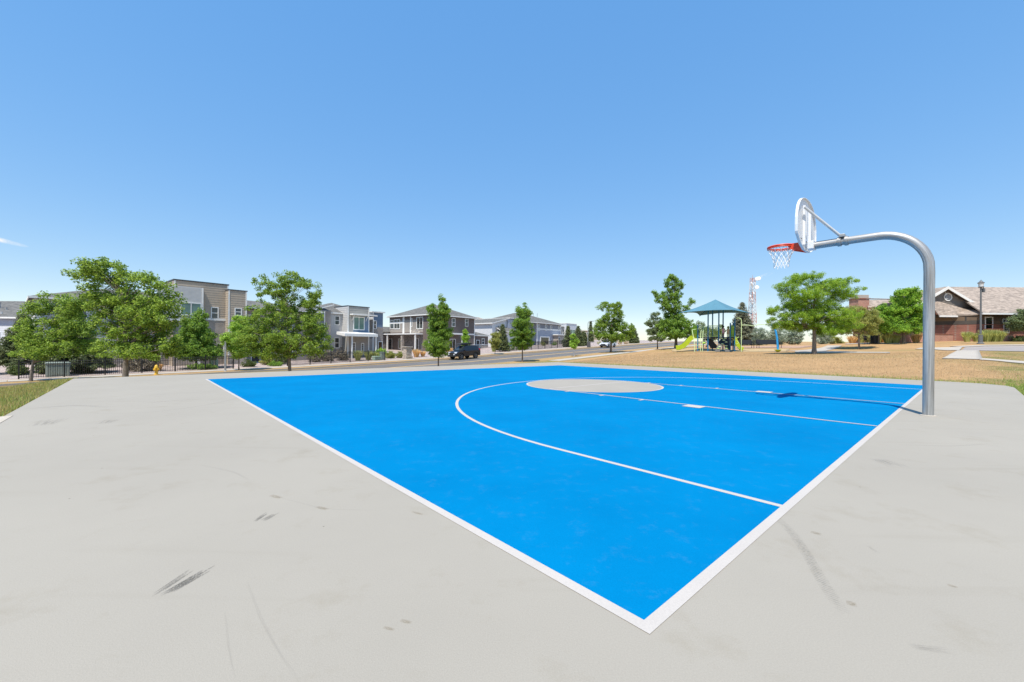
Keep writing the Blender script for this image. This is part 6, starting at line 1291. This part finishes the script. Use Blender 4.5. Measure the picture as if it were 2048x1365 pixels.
for q in (rt, lt):
    sg = 1 if q is rt else -1; MB().add([h.p(pk[0], yg - .5, pk[1] + .02), h.p(q[0] + .25 * sg, yg - .5, q[1] - .1), h.p(q[0] + .25 * sg, yg - .5, q[1] - .42), h.p(pk[0], yg - .5, pk[1] - .3), h.p(pk[0], yg - .455, pk[1] + .02), h.p(q[0] + .25 * sg, yg - .455, q[1] - .1), h.p(q[0] + .25 * sg, yg - .455, q[1] - .42), h.p(pk[0], yg - .455, pk[1] - .3)],
        [(0, 1, 2, 3), (7, 6, 5, 4), (0, 4, 5, 1), (1, 5, 6, 2), (2, 6, 7, 3), (3, 7, 4, 0)]).build('bargeboard', M['white'], h.o)
vc = (fw(1895, yg), at(1895, 594.5, yg)[2])
vt = MB().lathe([(.36, 0), (.36, .06), (.47, .065), (.47, 0)], n=28).build('round_vent', M['white'], h.o); vt.matrix_local = Matrix.Translation(h.p(vc[0], yg - .001, vc[1])) @ Matrix.Rotation(R(90), 4, 'X')
for i in range(5): MB().box(-.3, .3, -.26 + i * .12, -.2 + i * .12, .062, .08).build('louvre', M['pale'], vt)
# left skirt roof with hipped end
zl_ = at(1890, 631, 46.6)[2]; xh, xe = fw(1866, 48), fw(1914, 46.6)
slab3('skirt_roof', 'roof_hall', [(XL + 4, 46.6, zl_), (xe, 46.6, zl_), (xh, 47.95, 6.75), (XL + 4, 47.95, 6.75)], .12)
slab3('skirt_roof', 'roof_hall', [(xe + .001, 46.6, zl_), (xr0 + .4, 44.42, ez), (xr0 + 1.2, 47.95, 5.75), (xh + .001, 47.95, 6.75)], .12)
h.box('gutter', 'white', XL + 4, xe, 46.5, 46.6, zl_ - .2, zl_ - .02)
MB().tube([h.p(xe, 46.6, zl_ - .12), h.p(xe + .25, 47.0, zl_ - .35), h.p(xe + .5, 47.2, zl_ - .5), h.p(xe + .5, 47.2, zf - .1)], .05, 8).build('downpipe', M['white'], h.o)
slab3('skirt_roof', 'roof_hall', [(XL + 3.5, 47.96, 6.78), (lt[0] + .5, 47.96, 6.78), (lt[0] + .5, 54, 7.6), (XL + 3.5, 54, 7.6)], .12)
h.box('rear_wall', 'brick', XL + 4.2, 60, 49.5, 58, zf, 6.6)
# left wing, chimney
h.box('left_wing', 'brick', XW, XW + 5, 54, 57, zf - .6, zf + 2.9); h.box('corner_post', 'white', XW - .9, XW - .72, 53.5, 53.7, zf - .4, zf + 2.9)
slab3('left_roof', 'roof_hall', [(XW - 1., 53, zf + 2.95), (XW + 12, 53, zf + 2.95), (XW + 12, 59, 8.0), (XW + 3.5, 59, 8.0)], .14)
cx0, cx1 = at(1715.5, 600, 57)[0], at(1740, 600, 57)[0]; zt = at(1728, 590, 57)[2]
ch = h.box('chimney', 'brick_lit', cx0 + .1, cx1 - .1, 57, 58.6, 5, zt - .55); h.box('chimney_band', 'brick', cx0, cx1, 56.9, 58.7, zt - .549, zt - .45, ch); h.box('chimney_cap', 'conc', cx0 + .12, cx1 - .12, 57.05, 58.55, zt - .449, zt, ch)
# garden walls
def gwall(label, px0, px1, Yw, py0, py1, m='brick_lit', lit=None):
    a, c = at(px0, py1, Yw), at(px1, py1, Yw); zb_ = min(g(a[0], Yw), g(c[0], Yw)); top = at((px0 + px1) / 2, py0, Yw)[2]
    o = thing('brick_wall', label, 'wall', (a[0], Yw, zb_)); L = c[0] - a[0]; MB().box(0, L, 0, .35, -.3, top - zb_ - .08).build('brickwork', M[m], o); MB().box(-.04, L + .04, -.05, .4, top - zb_ - .079, top - zb_).build('coping', M['brick'], o); return o
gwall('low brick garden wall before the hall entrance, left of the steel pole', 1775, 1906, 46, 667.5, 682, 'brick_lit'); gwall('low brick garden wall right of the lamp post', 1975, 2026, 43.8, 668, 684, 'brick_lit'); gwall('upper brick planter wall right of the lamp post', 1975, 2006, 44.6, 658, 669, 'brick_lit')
gwall('short brick wall behind the yellowish tree', 1716, 1760, 51, 669, 686, 'brick')
for i, (px, Yw, r_, hh) in enumerate(((1934, 43, .55, 1.05), (1952, 43, .5, .9), (1973, 42.6, .75, 1.25), (1988, 42.6, .75, 1.2), (1998, 42.6, .7, 1.1))):
    tuft('ornamental_grass', 'green grass clump before the hall, %s to the right of the downpipe' % ('first', 'second', 'third', 'fourth', 'fifth')[i], gp(*at(px, 682, Yw)[:2]), r_, hh, 420, LEAF['tuft'], 'grass clump', 'grass clumps before the hall')
for i, px in enumerate((1705, 1722, 1738, 1756, 1766, 1776, 1790, 1832)):
    tuft('ornamental_grass', 'tall straw and green grass clump along the garden wall, %s from the left' % ('first', 'second', 'third', 'fourth', 'fifth', 'sixth', 'seventh', 'eighth')[i], gp(*at(px, 684, 49.5 if px < 1770 else 45)[:2]), .75, 1.15 if i % 2 else .95, 380, LEAF['gold' if i in (0, 4, 7) else 'tuft'], 'grass clump', 'grass clumps along the garden wall')
shrub('low_shrub', 'dark low shrub under the dark leafy tree at the right edge', gp(*at(2038, 684, 43)[:2]), [(2035, 679, 12, 6), (2050, 680, 14, 6)], 70, 30, .12, .2, LEAF['dark'])
# lamp post
b_ = gp(*at(1961, 688, 38)[:2]); lp = thing('lamp_post', 'gray post-top lamp with camera beside the driveway', 'street lamp', b_); k_ = 38 / F
hl = lambda py: (688 - py) * k_
MB().lathe([(.24, -.1), (.24, .06), (.16, .12), (.15, hl(672)), (.17, hl(671.5)), (.17, hl(671)), (.085, hl(670))], n=14).build('base', M['lamp_gray'], lp, smooth=True); MB().tube([(0, 0, .9), (0, 0, hl(575))], [.075, .06], 12).build('pole', M['lamp_gray'], lp, smooth=True)
M['lampglass'] = mat('frosted_lamp_glass', (.68, .7, .7), .3, .05)
MB().lathe([(.1, hl(576)), (.19, hl(575)), (.2, hl(574.6)), (.2, hl(574))], n=14).build('lamp_collar', M['lamp_gray'], lp, smooth=True); MB().lathe([(.15, hl(574)), (.2, hl(567))], n=14).build('lamp_globe', M['lampglass'], lp, smooth=True)
MB().lathe([(.24, hl(567)), (.24, hl(566)), (.1, hl(563.5)), (.08, hl(562)), (.02, hl(561.5)), (.02, hl(560))], n=14).build('lamp_cap', M['lamp_gray'], lp, smooth=True)
MB().tube([(0, 0, hl(573)), (.22, 0, hl(572)), (.24, 0, hl(577))], .03, 6).build('camera_arm', M['lamp_gray'], lp); MB().box(.16, .3, -.1, .1, hl(585), hl(577)).build('camera', M['lamp_gray'], lp, bevel=.02)

# ------------------------------------------------------------------ telecom mast
M['mast'] = bpy.data.materials.new('red_white_mast'); M['mast'].use_nodes = True; t = M['mast'].node_tree; b = t.nodes['Principled BSDF']; b.inputs['Roughness'].default_value = .6
tc = N(t, 'ShaderNodeTexCoord'); sp = N(t, 'ShaderNodeSeparateXYZ'); t.links.new(tc.outputs['Object'], sp.inputs[0]); m1 = N(t, 'ShaderNodeMath', operation='MULTIPLY'); m1.inputs[1].default_value = 1 / 13.; t.links.new(sp.outputs[2], m1.inputs[0]); fr = N(t, 'ShaderNodeMath', operation='FRACT'); t.links.new(m1.outputs[0], fr.inputs[0])
r = ramp(t, [(.5, (.50, .30, .26)), (.501, (.58, .58, .59))]); r.color_ramp.interpolation = 'CONSTANT'; t.links.new(fr.outputs[0], r.inputs[0]); t.links.new(r.outputs[0], b.inputs['Base Color'])
Ym = 260; tb_ = at(1504, 690, Ym); zt = at(1503, 556, Ym)[2]; zb_ = g(tb_[0], Ym); ma = thing('telecom_mast', 'red and white lattice telecom mast with dishes beyond the playground', 'mast', (tb_[0], Ym, zb_ - .2), .35); hm = zt - zb_
def leg(k, z): w = 2.9 - 1.6 * z / hm; th = math.pi / 4 + k * math.pi / 2; return (w * math.cos(th), w * math.sin(th), z)
for k in range(4): MB().tube([leg(k, 0), leg(k, hm)], [.2, .15], 5).build('leg', M['mast'], ma)
nb_ = 18; bz = MB(); hz_ = MB()
for i in range(nb_):
    z0, z1 = hm * i / nb_, hm * (i + 1) / nb_
    for k in range(4): bz.tube([leg(k, z0), leg((k + 1) % 4, z1)], .1, 4); bz.tube([leg((k + 1) % 4, z0), leg(k, z1)], .1, 4); hz_.tube([leg(k, z1), leg((k + 1) % 4, z1)], .08, 4)
bz.build('bracing', M['mast'], ma); hz_.build('horizontal_bar', M['mast'], ma)
for dx, z, r_, rz_ in ((2.0, .985, 1.2, -.9), (3.4, .99, 1.2, -1.0), (-2.8, .90, 1.3, .9), (1.9, .855, 1.2, -.8), (-3.8, .70, 1.3, 1.0), (-2.4, .655, 1.3, .8), (-2.2, .62, 1.1, .7), (-.8, .76, .8, .2)):
    d_ = MB().lathe([(.1, -.5), (r_ * .6, -.3), (r_, 0), (r_, .25), (r_ * .9, .32), (.05, .4)], n=16).build('dish', M['board'], ma, smooth=True); d_.matrix_local = Matrix.Translation((dx, -1.6, hm * z)) @ Matrix.Rotation(rz_, 4, 'Z') @ Matrix.Rotation(R(75), 4, 'X')
    MB().tube([(dx, -1.2, hm * z), (math.copysign(1.0, dx), -.6, hm * z - .3)], .08, 5).build('dish_mount', M['mast'], ma)
for dx, z in ((-2.6, .72), (2.9, .45), (2.9, .38), (1.6, .93)): MB().tube([(dx, -.8, hm * z - 1.2), (dx, -.8, hm * z + 1.2)], .16, 6).build('antenna', M['board'], ma); MB().tube([(dx, -.8, hm * z), (math.copysign(1., dx), -.6, hm * z)], .06, 4).build('antenna_mount', M['mast'], ma)
MB().tube([(0, 0, hm - .2), (0, 0, hm + 2)], .08, 5).build('top_rod', M['mast'], ma)

# ------------------------------------------------------------------ grass blades
def blades(name, X, Y, hh, w, lm, seed, lean=.5):
    rg = np.random.default_rng(seed); n = len(X); z = hgt(X, Y) - .01; th = rg.random(n) * 6.283; hv = hh * (.5 + .8 * rg.random(n)); lx, ly = np.cos(th) * hv * lean * rg.random(n), np.sin(th) * hv * lean * rg.random(n); a = rg.random(n) * 6.283; wx, wy = np.cos(a) * w, np.sin(a) * w
    V = np.stack([np.stack([X - wx, Y - wy, z], -1), np.stack([X + wx, Y + wy, z], -1), np.stack([X + lx, Y + ly, z + hv], -1)], 1).reshape(-1, 3)
    o = np_mesh(name, V, np.arange(3 * n).reshape(-1, 3), lm, kind='stuff'); return o
def scatter(n, u0, u1, v0, v1, cond, seed):
    rg = np.random.default_rng(seed); u = u0 + (u1 - u0) * rg.random(n); v = v0 + (v1 - v0) * rg.random(n); p = court(u, v); X, Y = p[0], p[1]; d = slab_dist(X, Y); s_, t_ = st(X, Y)
    k = cond(d, rg.random(n), u, v) & (Y > .5) & (t_ < 25.4); return X[k], Y[k]
X, Y = scatter(90000, -16, -10.6, 1, 17, lambda d, r, u, v: (d > .01) & (r < .55 * np.exp(-d / 3)), 1); o = blades('grass', X, Y, .075, .008, LEAF['green'], 1); tag(o, 'greenish lawn blades left of the court slab', 'grass')
X, Y = scatter(90000, -16, -10.6, 1, 17, lambda d, r, u, v: (d > .02), 2); o = blades('grass', X, Y, .08, .008, LEAF['lawn'], 2); tag(o, 'straw coloured lawn blades left of the court slab', 'grass')
X, Y = scatter(160000, 4, 13.5, -6, 18, lambda d, r, u, v: (d > .01) & (r < np.exp(-d / .45)), 3); o = blades('grass', X, Y, .07, .009, LEAF['green'], 3); tag(o, 'green fringe of grass along the right slab edges', 'grass')
X, Y = scatter(120000, 3, 30, -18, 26, lambda d, r, u, v: (d > .05), 4); o = blades('grass', X, Y, .05, .011, LEAF['straw'], 4, .9); tag(o, 'dry straw coloured lawn between court and playground', 'grass')
X, Y = scatter(40000, 4, 16, -9, -1.6, lambda d, r, u, v: (d > .02) & (r < np.exp(-d / 1.5)), 5); o = blades('grass', X, Y, .08, .009, LEAF['green'], 5); tag(o, 'green grass at the right corner of the slab', 'grass')
X, Y = scatter(40000, -11, 11, 16.6, 20, lambda d, r, u, v: (d > .01) & (r < np.exp(-d / .5)), 6); o = blades('grass', X, Y, .06, .009, LEAF['lawn'], 6); tag(o, 'thin grass fringe along the far slab edge', 'grass')
